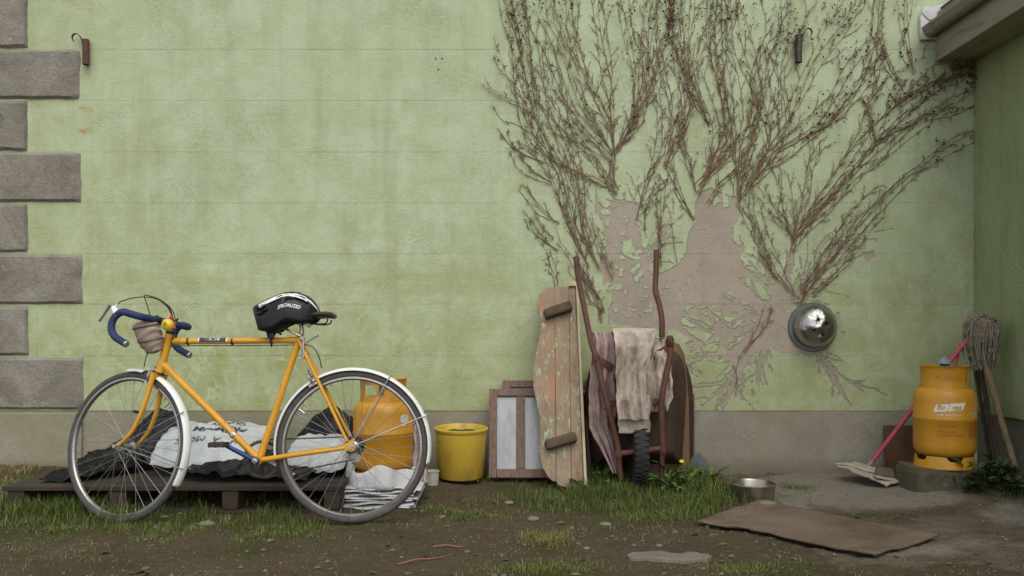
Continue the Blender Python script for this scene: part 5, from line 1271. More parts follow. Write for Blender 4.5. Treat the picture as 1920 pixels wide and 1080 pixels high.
for sgn, DO in ((1, DOL), (-1, DOR)):
    b.tube([SS + EL * .016 * sgn, lerp(SS, DO, .3) + EL * .022 * sgn * .6, DO + (SS - DO).normalized() * .03], [.0085, .0082, .0068], 10)
    b.tube(catmull([BBp + EL * .022 * sgn + EX * .012, lerp(BBp, DO, .35) + EL * .012 * sgn, lerp(BBp, DO, .7) + EL * .008 * sgn, DO + (BBp - DO).normalized() * .025], 4), [.0115] * 5 + [.0105] * 4 + [.009] * 3 + [.0075], 10)
    fr = [(-.03, .012), (-.012, .022), (.012, .040), (.020, .034), (.010, .0), (.022, -.012), (.0, -.02), (-.035, -.010)]
    b.prism(fr, DO - EL * .003, EX, EU, .006 if False else -.006)
b.tube([ST1 - EU * .012 + EX * .012 - EL * .02, ST1 - EU * .012 + EX * .012 + EL * .022], .0065, 8)
frame = b.build('frame', M['yellow'], bike, sharp=50)
# transfer on the top tube
ta, tb_ = bp(374, 640), bp(426, 640)
m = MB(); N = 6
def tub(x, ang, r): 
    p = lerp(ta, tb_, x); c0 = TT0 + (TT1 - TT0) * ((p - TT0).dot(TT1 - TT0) / (TT1 - TT0).length_squared); return c0 + EL * math.cos(ang) * r + EU * math.sin(ang) * r
m.grid(8, 6, lambda u, v: tub(u, lerp(-.35, 1.5, v), .0147)); tr_ = m.build('transfer', M['decal'], frame)
m = MB(); add_text(m, 'VIKING', .021, lambda x, y: tub(.5 + x / (tb_ - ta).length, .62 + y / .0142, .0152), True, .2); m.build('transfer_letters', M['white'], frame, smooth=False, kind='stuff')
m = MB()
for x in (0, 1): m = MB(); m.grid(1, 6, lambda u, v, x=x: tub(x + (u - .5) * .04, lerp(-.35, 1.5, v), .0150)); m.build('transfer_border', M['white'], frame)
# cable clips and rear brake cable under the top tube
def cable(pts, r=.0024, nm='cable', mat='blackrub', par=None): b = MB(); b.tube(catmull(pts, 6), r, 6); return b.build(nm, M[mat], par or bike)
for px in (353, 436, 509):
    q = bp(px, 640); b = MB(); d_ = (TT1 - TT0).normalized(); b.tube([q - d_ * .004, q + d_ * .004], .0162, 14); b.tube([q - EU * .016, q - EU * .022], .004, 6); b.build('cable_clip', M['blackrub'], bike)
cable([bp(322, 650, .01), bp(360, 648, .004), bp(440, 648, .004), bp(545, 647, .004), bp(566, 646, .02), bp(585, 650, .02), bp(597, 666, .02), bp(603, 690, .015)])
# --- wheels
def wheel(c, ax, e1, e2, nm='wheel', front=True):
    ax = ax.normalized(); Rt = .329
    def circ(prof, n, mat, name, par):
        b = MB(); m_ = len(prof)
        for k in range(n):
            a = 2 * math.pi * k / n; d_ = e1 * math.cos(a) + e2 * math.sin(a)
            for (r, h) in prof: b.V.append(c + d_ * r + ax * h)
        for k in range(n):
            for i in range(m_): b.face((k * m_ + i, ((k + 1) % n) * m_ + i, ((k + 1) % n) * m_ + (i + 1) % m_, k * m_ + (i + 1) % m_))
        return b.build(name, mat, par)
    rim = circ([(.318, -.0105), (.320, -.008), (.312, -.006), (.312, .006), (.320, .008), (.318, .0105), (.308, .0115), (.303, .007), (.301, 0), (.303, -.007), (.308, -.0115)], 120, M['rimsteel'], 'wheel', bike)
    circ([(Rt - .001 + .0165 * math.cos(a), .0160 * math.sin(a)) for a in np.linspace(0, 2 * math.pi, 12, endpoint=False)], 120, M['rubber'], 'tyre', rim)
    b = MB(); hw = .036; hr = .021
    b.lathe([(.005, -.052), (.009, -.052), (.010, -.04), (.022, -.038), (.022, -.034), (.012, -.03), (.011, 0), (.012, .03), (.022, .034), (.022, .038), (.010, .04), (.009, .052), (.005, .052)], c, ax, 18)
    b.tube([c - ax * .075, c + ax * .075], .0048, 8)
    for s_ in (-1, 1): b.tube([c + ax * .066 * s_, c + ax * .074 * s_], .0095, 6)
    b.build('hub', M['steel'], rim)
    b = MB()
    for k in range(36):
        sd_ = 1 if k % 2 else -1; a = 2 * math.pi * k / 36; tw = (1 if (k // 2) % 2 else -1) * 1.15
        p0 = c + (e1 * math.cos(a + tw) + e2 * math.sin(a + tw)) * hr + ax * hw * sd_; p1 = c + (e1 * math.cos(a) + e2 * math.sin(a)) * .301
        b.tube([p0, p1], .00095, 4); b.tube([lerp(p0, p1, .955), p1], .0022, 5)
    b.build('spokes', M['spoke'], rim, kind='stuff')
    q = 2.2 if front else .6; d_ = e1 * math.cos(q) + e2 * math.sin(q); b = MB(); b.tube([c + d_ * .30, c + d_ * .268], .003, 6); b.build('tyre_valve', M['steel'], rim)
    return rim
def mudguard(c, ax, e1, e2, a0, a1, nm='mudguard', Rm=.356, wd=.024, n=60):
    b = MB()
    def fn(u, v):
        a = lerp(a0, a1, u); q = lerp(-1.35, 1.35, v); d_ = e1 * math.cos(a) + e2 * math.sin(a); return c + d_ * (Rm - .016 + .018 * math.cos(q)) + ax * wd * math.sin(q) / math.sin(1.35)
    b.grid(n, 8, fn); return b.build(nm, M['white'], bike, solid=.0012)
FWD = -EX
wheel(RH, EL, FWD, EU, front=False)
mudguard(RH, EL, FWD, EU, R(-8), R(193), n=90)
# steering frame
SU = (HT1 - HT0).normalized(); F0 = (-EX - SU * (-EX).dot(SU)).normalized(); TURN = R(21)
SF = F0 * math.cos(TURN) - EL * math.sin(TURN); SLft = EL * math.cos(TURN) + F0 * math.sin(TURN)
FH = HT0 - SU * .366 + SF * .078
FH = FH + SU * ((.338 - FH.z) / SU.z)
wheel(FH, SLft, SF, SU)
mudguard(FH, SLft, SF, SU, R(98), R(196)); mudguard(FH, SLft, SF, SU, R(74), R(90), n=12)
# --- fork
b = MB(); CR = HT0 - SU * .022
b.tube([CR - SLft * .036 + SU * .0, CR + SLft * .036], .0125, 10); b.tube([HT0, CR - SU * .012], .0165, 12)
for sgn in (1, -1):
    tp = CR + SLft * .036 * sgn; en = FH + SLft * .052 * sgn; Lk = (tp - en).dot(SU)
    pts = [tp + SU * .014, tp - SU * .05, tp - SU * Lk * .45 + SLft * .008 * sgn, tp - SU * Lk * .72 + SF * .016 + SLft * .012 * sgn, tp - SU * Lk * .88 + SF * .045 + SLft * .015 * sgn, en]
    cu = catmull(pts, 6); b.tube(cu, [lerp(.0135, .0068, (i / len(cu))**.9) for i in range(len(cu))], 12)
b.build('fork', M['yellow'], bike, sharp=50)
b = MB(); b.lathe([(.018, -.012), (.022, -.008), (.022, .0), (.019, .004)], HT0 - SU * .004, SU, 18); b.build('headset', M['blackrub'], bike); b = MB(); b.lathe([(.019, -.003), (.0215, .002), (.0205, .012), (.013, .016), (.0, .017)], HT1, SU, 18); b.build('headset', M['blackrub'], bike)
b = MB(); q = FH + SU * .17 - SF * .045 + SLft * .043; b.tube([q - SU * .006, q + SU * .006], .0145, 12); b.build('cable_clip', M['blackrub'], bike)
# --- stem and bars
SB = HT1 + SU * .035; BC = SB + SF * .045 + SU * .012
b = MB(); b.tube([HT1, SB + SU * .012], .0115, 12); b.tube(catmull([SB + SU * .004, SB + SF * .025 + SU * .009, BC], 4), .0125, 10); b.tube([BC - SLft * .022, BC + SLft * .022], .0185, 12); b.build('stem', M['steel'], bike)
def barpt(f, l, u): return BC + SF * f + SLft * l + SU * u
half = [(0, .0, 0), (.0, .06, 0), (.0, .12, .0), (.008, .158, .0), (.035, .180, .002), (.07, .188, .002), (.098, .191, -.018), (.110, .193, -.052), (.100, .194, -.088), (.068, .196, -.112), (.03, .198, -.122), (-.005, .199, -.130)]
b = MB(); b.tube([barpt(0, -.07, 0), barpt(0, .07, 0)], .0128, 12); bar = b.build('handlebar', M['steel'], bike)
for sgn in (1, -1):
    cu = catmull([barpt(f, l * sgn, u) for f, l, u in half[1:]], 7); b = MB()
    b.tube(cu, [.0162 + .0007 * math.sin(i * 2.1) for i in range(len(cu))], 14); b.build('bar_tape', M['blue'], bike, sharp=60)
    b = MB(); d_ = (cu[-1] - cu[-2]).normalized(); b.lathe([(.0155, -.002), (.0165, .004), (.014, .008), (0, .009)], cu[-1], d_, 14); b.build('bar_end_plug', M['steel'], bike)
    # brake hood and lever
    hd = barpt(.098, .191 * sgn, -.012); b = MB()
    out = (SF * .8 + SU * .62).normalized(); 
    b.tube([hd - out * .012, hd + out * .014, hd + out * .036, hd + out * .044], [.014, .0155, .012, .006], 10); b.tube([hd + out * .03 + SU * .004, hd + out * .03 + SU * .022 - SF * .012], [.008, .005], 8); b.build('brake_hood', M['white'] if sgn > 0 else M['blackrub'], bike)
    if sgn > 0:
        pts = catmull([hd + out * .034, hd + out * .05 + SF * .012, hd + SF * .064 + SU * .006, hd + SF * .076 - SU * .022, hd + SF * .090 - SU * .052], 5); b = MB()
        b.tube(pts, [.0075 - .003 * abs(i / len(pts) - .4) for i in range(len(pts))], 8); b.build('brake_lever', M['steel'], bike)
hl = barpt(.098, .191, -.012) + (SF * .8 + SU * .62).normalized() * .03 + SU * .022 - SF * .012
cable([hl, bp(230, 564, .14), bp(262, 557, .09), bp(292, 560, .05), bp(312, 574, .03), bp(322, 592, .02), bp(326, 618, .018), bp(322, 650, .01)])
cable([bp(325, 600, -.06), bp(318, 578, -.04), bp(300, 562, -.01), bp(276, 554, .02), bp(271, 557, .045), bp(279, 582, .06), bp(283, 610, .06), bp(280, 645, .055), bp(272, 678, .05), bp(270, 688, .045)])
cable([bp(330, 604, -.02), bp(322, 580, -.02), bp(305, 566, .0), bp(287, 558, .02)])
b = MB(); q = barpt(.0, .05, 0); b.tube([q - SLft * .018, q + SLft * .018], .0185, 10); b.tube([q, q + SU * .02 + SF * .01], .008, 6); b.build('bar_clamp', M['blackrub'], bike)
# bell
q = bp(314, 609, .075); ax = Vector((-.15, -1, .1)).normalized(); b = MB()
b.lathe([(0, .023), (.006, .0225)], q, ax, 28); b.mi = 0
bl = MB(); bl.lathe([(.0135, .0205), (.020, .0165), (.0255, .009), (.0275, 0), (.0275, -.004), (.02, -.006), (0, -.006)], q, ax, 32); bell = bl.build('bell', M['bellyellow'], bike)
bl = MB(); bl.lathe([(.006, .0225), (.0135, .0205)], q, ax, 28); bl.build('bell_ring_print', M['bellgreen'], bell)
bl = MB(); bl.lathe([(0, .0232), (.006, .0225)], q, ax, 20); bl.build('bell_centre', M['redplastic'], bell)
b = MB(); b.tube([bp(321, 594, .06), bp(320, 597, .075)], .0075, 10); b.tube([bp(326, 614, .05), bp(325, 612, .07)], .0085, 10); b.tube([bp(321, 596, .06), bp(326, 614, .05)], .005, 8); b.build('bell_lever', M['redplastic'], bell)
# --- front brake
def caliper(c, f, l, u, nm='brake_caliper'):
    b = MB()
    for sgn in (1, -1):
        b.tube(catmull([c + l * .006 * sgn + u * .014, c + l * .028 * sgn + u * .010, c + l * .034 * sgn - u * .012, c + l * .026 * sgn - u * .038], 4), .0058, 8)
        b.box(c + l * .019 * sgn - u * .040, (.014, .045, .011), Matrix((l, f, u)).transposed())
    b.tube([c - f * .012, c + f * .016], .007, 8); b.tube([c + u * .014 + l * .02, c + u * .038 + l * .014], .004, 6); b.tube([c + u * .014 - l * .02, c + u * .038 - l * .014], .004, 6)
    b.tube([c + u * .034 - l * .02, c + u * .034 + l * .02], .004, 6); return b.build(nm, M['steel'], bike)
caliper(CR + SF * .028 + SU * .004, SF, SLft, SU)
rb = lerp(SS, RH, .20) + (RH - SS).normalized().cross(EL) * .0; bu_ = (SS - RH).normalized(); caliper(RH + bu_ * .372 + bu_.cross(EL) * -.028, bu_.cross(EL) * -1, EL, bu_)
# stays
def stay(p, q): b = MB(); b.tube([p, q], .0021, 6); b.tube([q, q + (q - p).normalized() * .014], .0034, 6); b.build('mudguard_stay', M['steel'], bike)
for a in (52, 118, 157):
    for sgn in (1, -1):
        if a == 52: continue
        d_ = FWD * math.cos(R(a)) + EU * math.sin(R(a)); stay(RH + EL * .06 * sgn, RH + d_ * .354 + EL * .026 * sgn)
for a in (142, 182):
    for sgn in (1, -1):
        d_ = SF * math.cos(R(a)) + SU * math.sin(R(a)); stay(FH + SLft * .055 * sgn, FH + d_ * .354 + SLft * .026 * sgn)
# --- seat post, saddle
SP = bp(562, 600); b = MB(); d_ = (ST1 - BBp).normalized(); b.tube([ST1 - d_ * .02, ST1 + d_ * .02, bp(566, 618), bp(562, 598)], [.0115, .0115, .0095, .010], 12); b.build('seat_post', M['steel'], bike)
b = MB(); b.tube([bp(566, 634, -.03), bp(566, 634, .032)], .0085, 10); b.tube([bp(570, 645, .03), bp(598, 628, .034)], .0035, 6); b.build('seat_bolt', M['steel'], bike)
b = MB(); b.tube([bp(563, 630, .028), bp(524, 611, .03)], .0052, 8); b.tube([bp(568, 634, .03), bp(569, 672, .026)], .0062, 8); b.tube([bp(560, 672, .022), bp(571, 672, .022), bp(579, 660, .022)], .0035, 6); b.build('bag_support', M['steel'], bike)
b = MB(); A0, A1 = bp(628, 596), bp(505, 592); Ls = (A1 - A0).length; sx_ = (A1 - A0).normalized()
def sad(u, v):
    # u: rear->nose, v: around the section
    w_ = float(np.interp(u, [0, .08, .25, .5, .75, 1], [.048, .066, .068, .040, .022, .014])); z = float(np.interp(u, [0, .1, .3, .6, 1], [.010, .016, .010, .006, .004])); a = 2 * math.pi * v
    th = .012 if math.sin(a) > 0 else .015 + .008 * abs(math.cos(a))
    return A0 + sx_ * Ls * u + EL * w_ * math.cos(a) + EU * (z + th * math.sin(a) * (.55 if u in (0, 1) else 1))
b.grid(24, 20, sad); b.face(range(0, 21)); b.face(range(24 * 0, 1)) if False else None
# grid above runs u fastest: close the ends with fans
b2 = MB()
def sad2(u, v): return sad(v, u)
b2.grid(20, 24, sad2, closeu=True); b2.face(range(20)); b2.face(range(24 * 20, 25 * 20)); saddle = b2.build('saddle', M['brownlea'], bike, sharp=70)
for sgn in (1, -1):
    cable([A0 + sx_ * .025 + EL * .04 * sgn - EU * .008, A0 + sx_ * .03 + EL * .035 * sgn - EU * .025, A0 + sx_ * .06 + EL * .022 * sgn - EU * .032, A0 + sx_ * .15 + EL * .022 * sgn - EU * .025, A0 + sx_ * .24 + EL * .012 * sgn - EU * .008], .0034, 'saddle_rail', 'blackrub', saddle)
b = MB(); q = bp(577, 608); b.tube([q - EL * .025, q + EL * .025], .014, 10); b.build('saddle_clamp', M['steel'], saddle)
# --- drive train
ca = (bp(432, 838) - bp(486, 866)).normalized(); b = MB(); p0 = BBp + EL * .058; p1 = p0 + ca * .165
b.tube([p0 - ca * .018, p0, p0 + ca * .02, p1 - ca * .02, p1 + ca * .008], [.012, .0165, .012, .0095, .010], 10); b.build('crank', M['bluepaint'], bike)
b = MB(); p2 = BBp - EL * .06; b.tube([p2, p2 - ca * .02, p2 - ca * .165], [.016, .012, .010], 10); b.build('crank', M['steel'], bike)
for pc, sgn in ((p1, 1), (p2 - ca * .165, -1)):
    b = MB(); o_ = pc + EL * .055 * sgn; b.tube([pc, pc + EL * .10 * sgn], .0075, 8); b.tube([o_ - EL * .045, o_ + EL * .045], .012, 8)
    for q in (-1, 1): b.bar(o_ + EX * .030 * q - EL * .04, o_ + EX * .030 * q + EL * .04, .022, .006, EX)
    for q in (-1, 1): b.bar(o_ + EL * .04 * q - EX * .034, o_ + EL * .04 * q + EX * .034, .005, .020, EU)
    b.build('pedal', M['brownlea'], bike, bevel=.001)
b = MB(); b.tube([BBp - EL * .055, BBp + EL * .062], .009, 10); b.lathe([(0, .012), (.012, .010), (.014, 0)], BBp + EL * .062, EL, 12); b.build('axle', M['steel'], bike)
b = MB(); cr = BBp - EL * .045; rr = .084
b.lathe([(rr - .012, -.0015), (rr, -.0015), (rr, .0015), (rr - .012, .0015), (rr - .012, -.0015)], cr, EL, 48)
for k in range(44):
    a = 2 * math.pi * k / 44; d_ = EX * math.cos(a) + EU * math.sin(a); b.box(cr + d_ * (rr + .002), (.006, .006, .003), Matrix((d_, EL.cross(d_), EL)).transposed())
for k in range(3):
    a = 2 * math.pi * k / 3 + .1 - 1.67; d_ = EX * math.cos(a) + EU * math.sin(a); b.tube([cr + d_ * .01, cr + d_ * (rr - .008)], [.012, .007], 6)
b.build('chainring', M['darkmetal'], bike)
b = MB(); sc_ = RH - EL * .045
for k, rr2 in enumerate((.046, .040, .034, .028)): b.lathe([(.01, -.001), (rr2, -.001), (rr2, .001), (.01, .001)], sc_ + EL * .006 * (k - 1.5), EL, 28)
b.build('sprocket', M['blackrub'], bike)
def chain():
    b = MB(); d_ = (sc_ - cr); 
    pth = [cr + EU * (rr + .003) , sc_ + EU * .043]; n = 48
    for (s_, e_) in (((cr + EU * (rr + .003)), sc_ + EU * .042), ((cr - EU * (rr + .003)), sc_ - EU * .062)):
        for k in range(n):
            p, q = lerp(s_, e_, k / n), lerp(s_, e_, (k + .8) / n); b.bar(p, q, .004 if k % 2 else .006, .007, EU)
    b.build('chain', M['darkmetal'], bike, False, kind='stuff')
chain()
b = MB(); q = RH - EL * .05 - EU * .055 + EX * .01; b.bar(RH - EL * .05 - EU * .01, q - EU * .02 - EX * .02, .012, .022, EX); b.lathe([(0, -.004), (.02, -.004), (.02, .004), (0, .004)], q, EL, 14); b.lathe([(0, -.004), (.02, -.004), (.02, .004), (0, .004)], q - EU * .045 - EX * .025, EL, 14); b.build('derailleur', M['steel'], bike)
b = MB(); q = bp(438, 815); d_ = (BBp - DT0).normalized(); b.tube([q - d_ * .006, q + d_ * .006], .0175, 12); b.tube([q + EL * .012, q + EL * .026], .007, 8); b.tube([q + EL * .022, q + EL * .022 - d_ * .03 + EU * .012], .004, 6); b.build('gear_lever', M['steel'], bike)

# --- rolled cloth under the bars
t = thing('rolled_cloth', 'rolled up faded brown cloth tied below the handlebars of the bicycle', 'cloth', bp(278, 630, .03))
b = MB(); ra, rb_ = bp(270, 600, .04), bp(292, 662, .02); dd = (rb_ - ra); xx, yy_ = frame_from(dd)
def roll(u, v):
    a = 2 * math.pi * u; f = lerp(-.0, 1.0, v); r = float(np.interp(f, [0, .03, .12, .4, .75, .95, 1], [.02, .046, .054, .056, .050, .036, .012]))
    r += .0017 * math.sin(f * 31 + 1.8 * math.sin(a + 1) + 2 * math.sin(a * 2)) + .012 * (float(fbm(math.cos(a) * 1.2 + 4, math.sin(a) * 1.2 + f * 7, 3, 3)) - .44)
    return ra + dd * f + (xx * math.cos(a) + yy_ * math.sin(a)) * r
b.grid(36, 48, roll, closeu=True); b.build('roll', M['rollcloth'], t)
b = MB()
for f, rr3 in ((.2, .061), (.62, .057)):
    b.tube([ra + dd * (f + .04 * math.sin(a)) + (xx * math.cos(a) + yy_ * math.sin(a)) * rr3 for a in np.linspace(0, 6.28, 26)], .0022, 5)
b.tube(catmull([ra + dd * .2 + EL * .04, bp(283, 596, .03), barpt(0, .03, 0)], 4), .0025, 5); b.build('tie', M['blackrub'], t)

# --- helmet hung over the saddle nose
t = thing('cycle_helmet', 'black cycling helmet with white flashes and lettering set on the saddle', 'helmet', bp(540, 605))
hc_ = bp(540, 590); topP = [(476, 576), (481, 573), (490, 568), (505, 561), (520, 554), (535, 549), (548, 547.5), (562, 549), (576, 554), (588, 564), (596, 576), (601, 590)]
botP = [(489, 619), (490, 620), (500, 623), (512, 623), (522, 620), (532, 611), (545, 605), (558, 607), (570, 609), (580, 607), (592, 602), (602, 594)]
tpx = [p[0] for p in topP]; bpx = [p[0] for p in botP]
HW = [.036, .050, .070, .083, .091, .095, .095, .091, .083, .069, .048, .016]
NU, NV = 66, 48
def hel(u, v, rad=1.0):
    s_ = u * (len(topP) - 1); i = min(int(s_), len(topP) - 2); f = s_ - i
    tx, ty = lerp(topP[i][0], topP[i + 1][0], f), lerp(topP[i][1], topP[i + 1][1], f); bx_, by_ = lerp(botP[i][0], botP[i + 1][0], f), lerp(botP[i][1], botP[i + 1][1], f)
    hw = lerp(HW[i], HW[i + 1], f); a = math.pi * (v - .5)          # -90..90 deg: near rim -> crown -> far rim
    lat = math.copysign(abs(math.sin(a))**.82, math.sin(a)); up = max(0, math.cos(a))**.72
    px = lerp(bx_, tx, up); py = lerp(by_, ty, up); w_ = -lat * hw * (1 - .06 * (1 - up))
    p = bp(px, py); return p + EL * w_
VENTS = [(.50, .80, .20, .26), (.30, .46, .235, .265), (.36, .60, .305, .335), (.62, .82, .30, .33), (.12, .28, .20, .235), (.10, .26, .265, .295), (.12, .3, .13, .165), (.2, .5, .455, .545), (.55, .8, .46, .54), (.22, .5, .60, .66), (.55, .75, .62, .68)]
def ventamt(u, v):
    m_ = 0
    for (u0, u1, v0, v1) in VENTS:
        cu_, cv_ = (u0 + u1) / 2, (v0 + v1) / 2; d_ = ((u - cu_) / ((u1 - u0) / 2))**2 + (abs(v - cv_ - .12 * (u - cu_) * (1 if cv_ < .5 else -1)) / ((v1 - v0) / 2))**2
        m_ = max(m_, float(sstep(1.25, .7, d_)))
    return m_
ctr = bp(540, 592)
def helf(u, v):
    p = hel(u, v); q = ventamt(u, v)
    rdg = .0025 * math.sin(v * 60) * 0
    return p + (ctr + EX * (p - ctr).dot(EX) * .8 - p) * .26 * q
def helm(u, v):
    if ventamt(u, v) > .55: return 2
    s_ = abs(v - .5)
    if .17 < u < .95 and .145 < s_ < .24 - .08 * abs(u - .5): return 1
    return 0
b = MB(); b.grid(NU, NV, lambda u, v: helf(u, v), mfn=helm); b.build('shell', [M['shell'], M['white'], M['hole']], t, solid=.004, sharp=70)
b = MB(); b.grid(30, 24, lambda u, v: ctr + (hel(u, v) - ctr) * .86 + EX * 0, ); b.build('liner', M['blackrub'], t, solid=.006)
b = MB(); b.lathe([(0, -.012), (.016, -.01), (.018, 0), (.016, .01), (0, .012)], bp(508, 629, .03), EL, 14); b.build('fit_dial', M['blackrub'], t)
b = MB(); b.tube(catmull([bp(500, 620, .05), bp(505, 632, .035), bp(512, 630, .03), bp(522, 618, .05), bp(545, 607, .07)], 5), .005, 6); b.tube(catmull([bp(523, 612, .06), bp(524, 624, .05), bp(528, 627, .045)], 4), .0055, 6); b.tube(catmull([bp(509, 634, .02), bp(508, 645, .018), bp(509, 650, .01)], 4), .003, 6); b.build('chin_strap', M['blackrub'], t)
def helt(x, y):
    u = .575 + x / .30 ; v = .128 + y / .26
    p = hel(u, v); e = .003; n_ = ((hel(u + .01, v) - hel(u - .01, v)).cross(hel(u, v + .01) - hel(u, v - .01))).normalized(); 
    if n_.dot(EL) < 0: n_ = -n_
    return p + n_ * .0045
m = MB(); add_text(m, 'SPECIALIZED', .0145, helt, True, .25); m.build('lettering', M['white'], t, smooth=False, kind='stuff')

# ------------------------------------------------------------------ grass and weeds
GR = random.Random(8)
def blades(n, sampler, hfun, tone, width=.0024):
    V, F, T = [], [], []
    for _ in range(n):
        c, h, tn = sampler()
        if c is None: continue
        a = GR.uniform(0, 6.28); ln = GR.uniform(.15, 1.05); d = Vector((math.cos(a), math.sin(a), 0)); sdv = Vector((-d.y, d.x, 0)); w_ = width * GR.uniform(.6, 1.3) * (1 + h * 3)
        s0 = len(V)
        for k, f in enumerate((0, .4, .75)):
            q = c + Vector((0, 0, h * f * (1 - .28 * ln * f))) + d * h * ln * f * f; ww = w_ * (1, .85, .5)[k]
            V += [q - sdv * ww * .5, q + sdv * ww * .5]
        V.append(c + Vector((0, 0, h * (1 - .32 * ln) - .0)) + d * h * ln)
        F += [(s0, s0 + 1, s0 + 3, s0 + 2), (s0 + 2, s0 + 3, s0 + 5, s0 + 4), (s0 + 4, s0 + 5, s0 + 6)]; T += [tn] * 7
    return V, F, T
PATCHES = [(300, 1012, 260, 13, 1500, .022, .55), (640, 1035, 160, 14, 600, .02, .5), (1150, 1000, 130, 13, 800, .024, .5), (560, 1000, 120, 10, 600, .025, .45), (900, 965, 110, 14, 700, .024, .5), (100, 1030, 110, 12, 350, .02, .6), (1750, 1060, 120, 10, 160, .02, .55),   # px, py, rx, ry, blades, height, tone centre
    (90, 965, 130, 22, 2600, .105, .30), (270, 960, 130, 24, 2600, .12, .28), (420, 968, 110, 20, 1300, .075, .35), (550, 975, 80, 20, 700, .06, .38), (40, 985, 90, 14, 900, .05, .45), (250, 992, 180, 9, 1500, .035, .45), (470, 995, 120, 12, 700, .035, .5),
    (30, 915, 50, 16, 500, .07, .62), (25, 880, 50, 8, 420, .05, .98), (110, 868, 40, 5, 160, .04, 1.0), (840, 962, 60, 13, 900, .035, .42), (700, 985, 90, 12, 500, .025, .5),
    (1180, 930, 160, 30, 5200, .095, .30), (1130, 905, 60, 12, 900, .13, .28), (1290, 935, 70, 25, 2200, .09, .3), (1200, 890, 50, 10, 900, .14, .28), (1290, 905, 45, 14, 900, .13, .3), (1050, 935, 60, 16, 900, .06, .4), (1240, 968, 110, 12, 1100, .045, .42),
    (1035, 1013, 55, 12, 1300, .035, .62), (420, 1040, 60, 16, 260, .03, .55), (620, 1010, 100, 16, 350, .025, .55), (1000, 1070, 110, 14, 900, .03, .5), (1090, 1048, 60, 12, 350, .025, .5), (1400, 1072, 90, 12, 700, .03, .5), (1560, 1065, 80, 12, 250, .03, .5), (960, 1040, 40, 10, 120, .03, .6),
    (1540, 963, 12, 4, 80, .025, .3), (1495, 915, 30, 8, 260, .03, .38), (1445, 885, 14, 4, 70, .03, .3), (1880, 915, 60, 14, 900, .06, .2), (1830, 895, 40, 8, 400, .07, .2), (900, 935, 70, 10, 320, .025, .45), (900, 895, 70, 6, 320, .05, .35), (160, 1055, 180, 18, 320, .025, .6), (1650, 970, 80, 10, 160, .015, .45), (770, 1030, 200, 30, 260, .02, .6), (1250, 1000, 200, 20, 300, .02, .55)]
Vg, Fg, Tg = [], [], []
for (cx, cy, rx, ry, n, h, tn) in PATCHES:
    A = gnd(cx, cy); rX = rx * (A.y + CAM_D) / FPX; B1 = gnd(cx, cy - ry); B2 = gnd(cx, cy + ry); rY = max(.03, abs(B1.y - B2.y) / 2)
    def sm():
        x, y = A.x + GR.gauss(0, .55) * rX, A.y + GR.gauss(0, .55) * rY
        if y > -.01 or (x > 2.66): return None, 0, 0
        cl = float(vn(x * 14, y * 14, 3)) * .55 + .75 * float(sstep(.3, .62, vn(x * 5.5 + 3, y * 7, 8))) - .12
        if GR.random() > .12 + cl: return None, 0, 0
        if -2.3 < x < -.82 and -.93 < y < -.2: hh_ = min(h, .09)
        else: hh_ = h
        return Vector((x, y, float(gz(x, y)) - .004)), hh_ * .82 * GR.uniform(.25, 1.35) * (.5 + .65 * max(cl, 0)), min(1, max(0, GR.gauss(tn + .15, .17) + (.45 if GR.random() < .09 else 0)))
    v, f, tt_ = blades(int(n * 1.5), sm, None, tn); o0 = len(Vg); Vg += v; Fg += [tuple(i + o0 for i in q) for q in f]; Tg += tt_
me = bpy.data.meshes.new('grass'); me.from_pydata(Vg, [], Fg); me.materials.append(M['grass'])
me.attributes.new('tone', 'FLOAT', 'POINT').data.foreach_set('value', np.array(Tg, np.float32))
g = bpy.data.objects.new('grass', me); COL.objects.link(g); tag(g, 'grass tufts growing along the foot of the wall and over the yard', 'grass', kind='stuff')

def leafmesh(L, wd, lobes, curl, mat):
    b = MB(); N = 8
    for i in range(N + 1):
        f = i / N; ww = wd * math.sin(min(1, f * 1.05) * math.pi)**.7 * (.55 + .45 * f) * (1 if not lobes else (1 - .45 * (i % 2))) + .0012
        z = L * (.55 * f - curl * f * f); x = L * f * .85
        b.V += [Vector((x, -ww, z + ww * .35)), Vector((x, 0, z)), Vector((x, ww, z + ww * .35))]
        if i:
            o_ = 3 * i; b.face((o_ - 3, o_ - 2, o_ + 1, o_)); b.face((o_ - 2, o_ - 1, o_ + 2, o_ + 1))
    me = bpy.data.meshes.new('leaf'); me.from_pydata(b.V, [], b.F); me.materials.append(mat)
    me.polygons.foreach_set('use_smooth', [True] * len(b.F)); return me
LM = [leafmesh(.11, .014, True, .35, M['leafgreen']), leafmesh(.09, .018, False, .3, M['leafgreen']), leafmesh(.075, .022, False, .4, M['leafdark']), leafmesh(.06, .018, False, .45, M['leafdark'])]
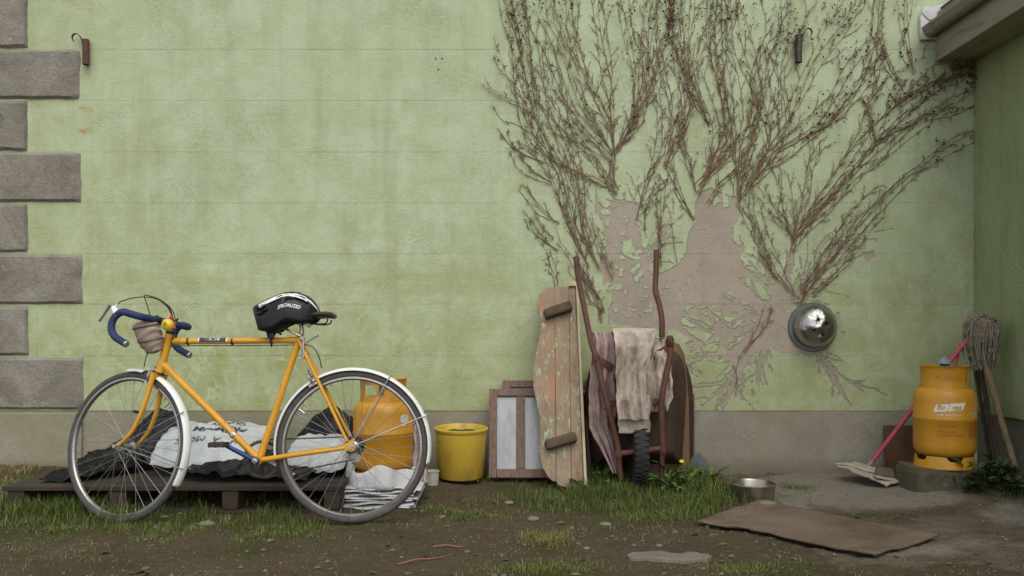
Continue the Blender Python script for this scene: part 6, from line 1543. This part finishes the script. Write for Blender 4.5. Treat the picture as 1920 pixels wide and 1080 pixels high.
def weed(px, py, label, kinds, n, sc, flower=None, tall=0):
    c = gnd(px, py); t = thing('weed', label, 'weed', c, 'weeds along the foot of the wall')
    for k in range(n):
        o_ = bpy.data.objects.new('leaf', LM[GR.choice(kinds)]); COL.objects.link(o_); o_.parent = t
        z = GR.uniform(0, tall); sp_ = .012 if n < 17 else .04; o_.location = (GR.gauss(0, sp_), GR.gauss(0, sp_), z); o_.rotation_euler = (GR.uniform(-.3, .3), GR.uniform(-.5, .25), 6.28 * k / n + GR.uniform(-.4, .4)); s_ = sc * GR.uniform(.6, 1.2); o_.scale = (s_, s_, s_)
    if tall:
        b = MB(); b.tube([c, c + Vector((.004, 0, tall * .6)), c + Vector((0, .004, tall))], .002, 5); b.build('stalk', M['leafgreen'], t)
    if flower:
        b = MB(); q = c + Vector(flower); b.tube(catmull([c, lerp(c, q, .5) + Vector((.006, 0, .01)), q], 4), .0018, 5); b.build('stalk', M['leafgreen'], t)
        b = MB(); b.lathe([(0, .008), (.008, .007), (.013, .002), (.006, -.003), (0, -.004)], q, (0, -.5, 1), 14); b.build('flower', M['dandelion'], t)
weed(1288, 918, 'dandelion with one yellow flower beside the blue board end', [0, 1], 15, 1.5, (-.03, -.01, .15))
weed(1335, 912, 'leafy green weed just left of the steel bowl', [1, 0], 16, 1.2, None, .06)
weed(1345, 930, 'low leafy weed in front left of the steel bowl', [1], 12, .7)
weed(1252, 918, 'leafy weed below the right foot of the wheelbarrow', [0, 1], 15, 1.5, None, .07)
weed(1130, 918, 'tall leafy weed below the left foot of the wheelbarrow', [0, 1], 16, 1.6, None, .09)
weed(1098, 920, 'leafy weed between the bench board foot and the wheelbarrow', [0, 1], 12, 1.4)
weed(880, 905, 'spiky dandelion rosette in front of the yellow bucket', [0], 12, .9)
weed(925, 903, 'small dandelion rosette below the left stile of the front window sash', [0], 8, .7)
weed(960, 900, 'sparse green weed under the middle of the front window sash', [0, 1], 6, .6)
weed(1445, 890, 'tiny weed sprouting at the plinth behind the steel bowl', [1], 7, .4)
weed(1845, 922, 'dark nettles right of the mossy block, nearest to it', [2, 3], 44, 1.1, None, .12)
weed(1872, 915, 'dark nettles round the foot of the dark brown pole', [2, 3], 44, 1.2, None, .13)
weed(1898, 926, 'dark nettles round the foot of the knotty pale pole', [2, 3], 40, 1.1, None, .11)
weed(1822, 925, 'low dark nettles at the front right corner of the mossy block', [3], 30, .9, None, .06)
weed(1915, 935, 'dark nettles at the right edge of the picture', [2, 3], 20, .9, None, .07)
t = thing('splintered_board', 'short splintered pale board half under the right end of the bleached grey board', 'board', P(1675, 905, -.42))
b = MB(); b.bar(P(1640, 893, -.42), P(1712, 908, -.40), .05, .012, (0, 0, 1)); b.build('board', M['greyply'], t, bevel=.003)
weed(1540, 968, 'bright green sprig growing behind the hardboard sheet', [1], 6, .45)
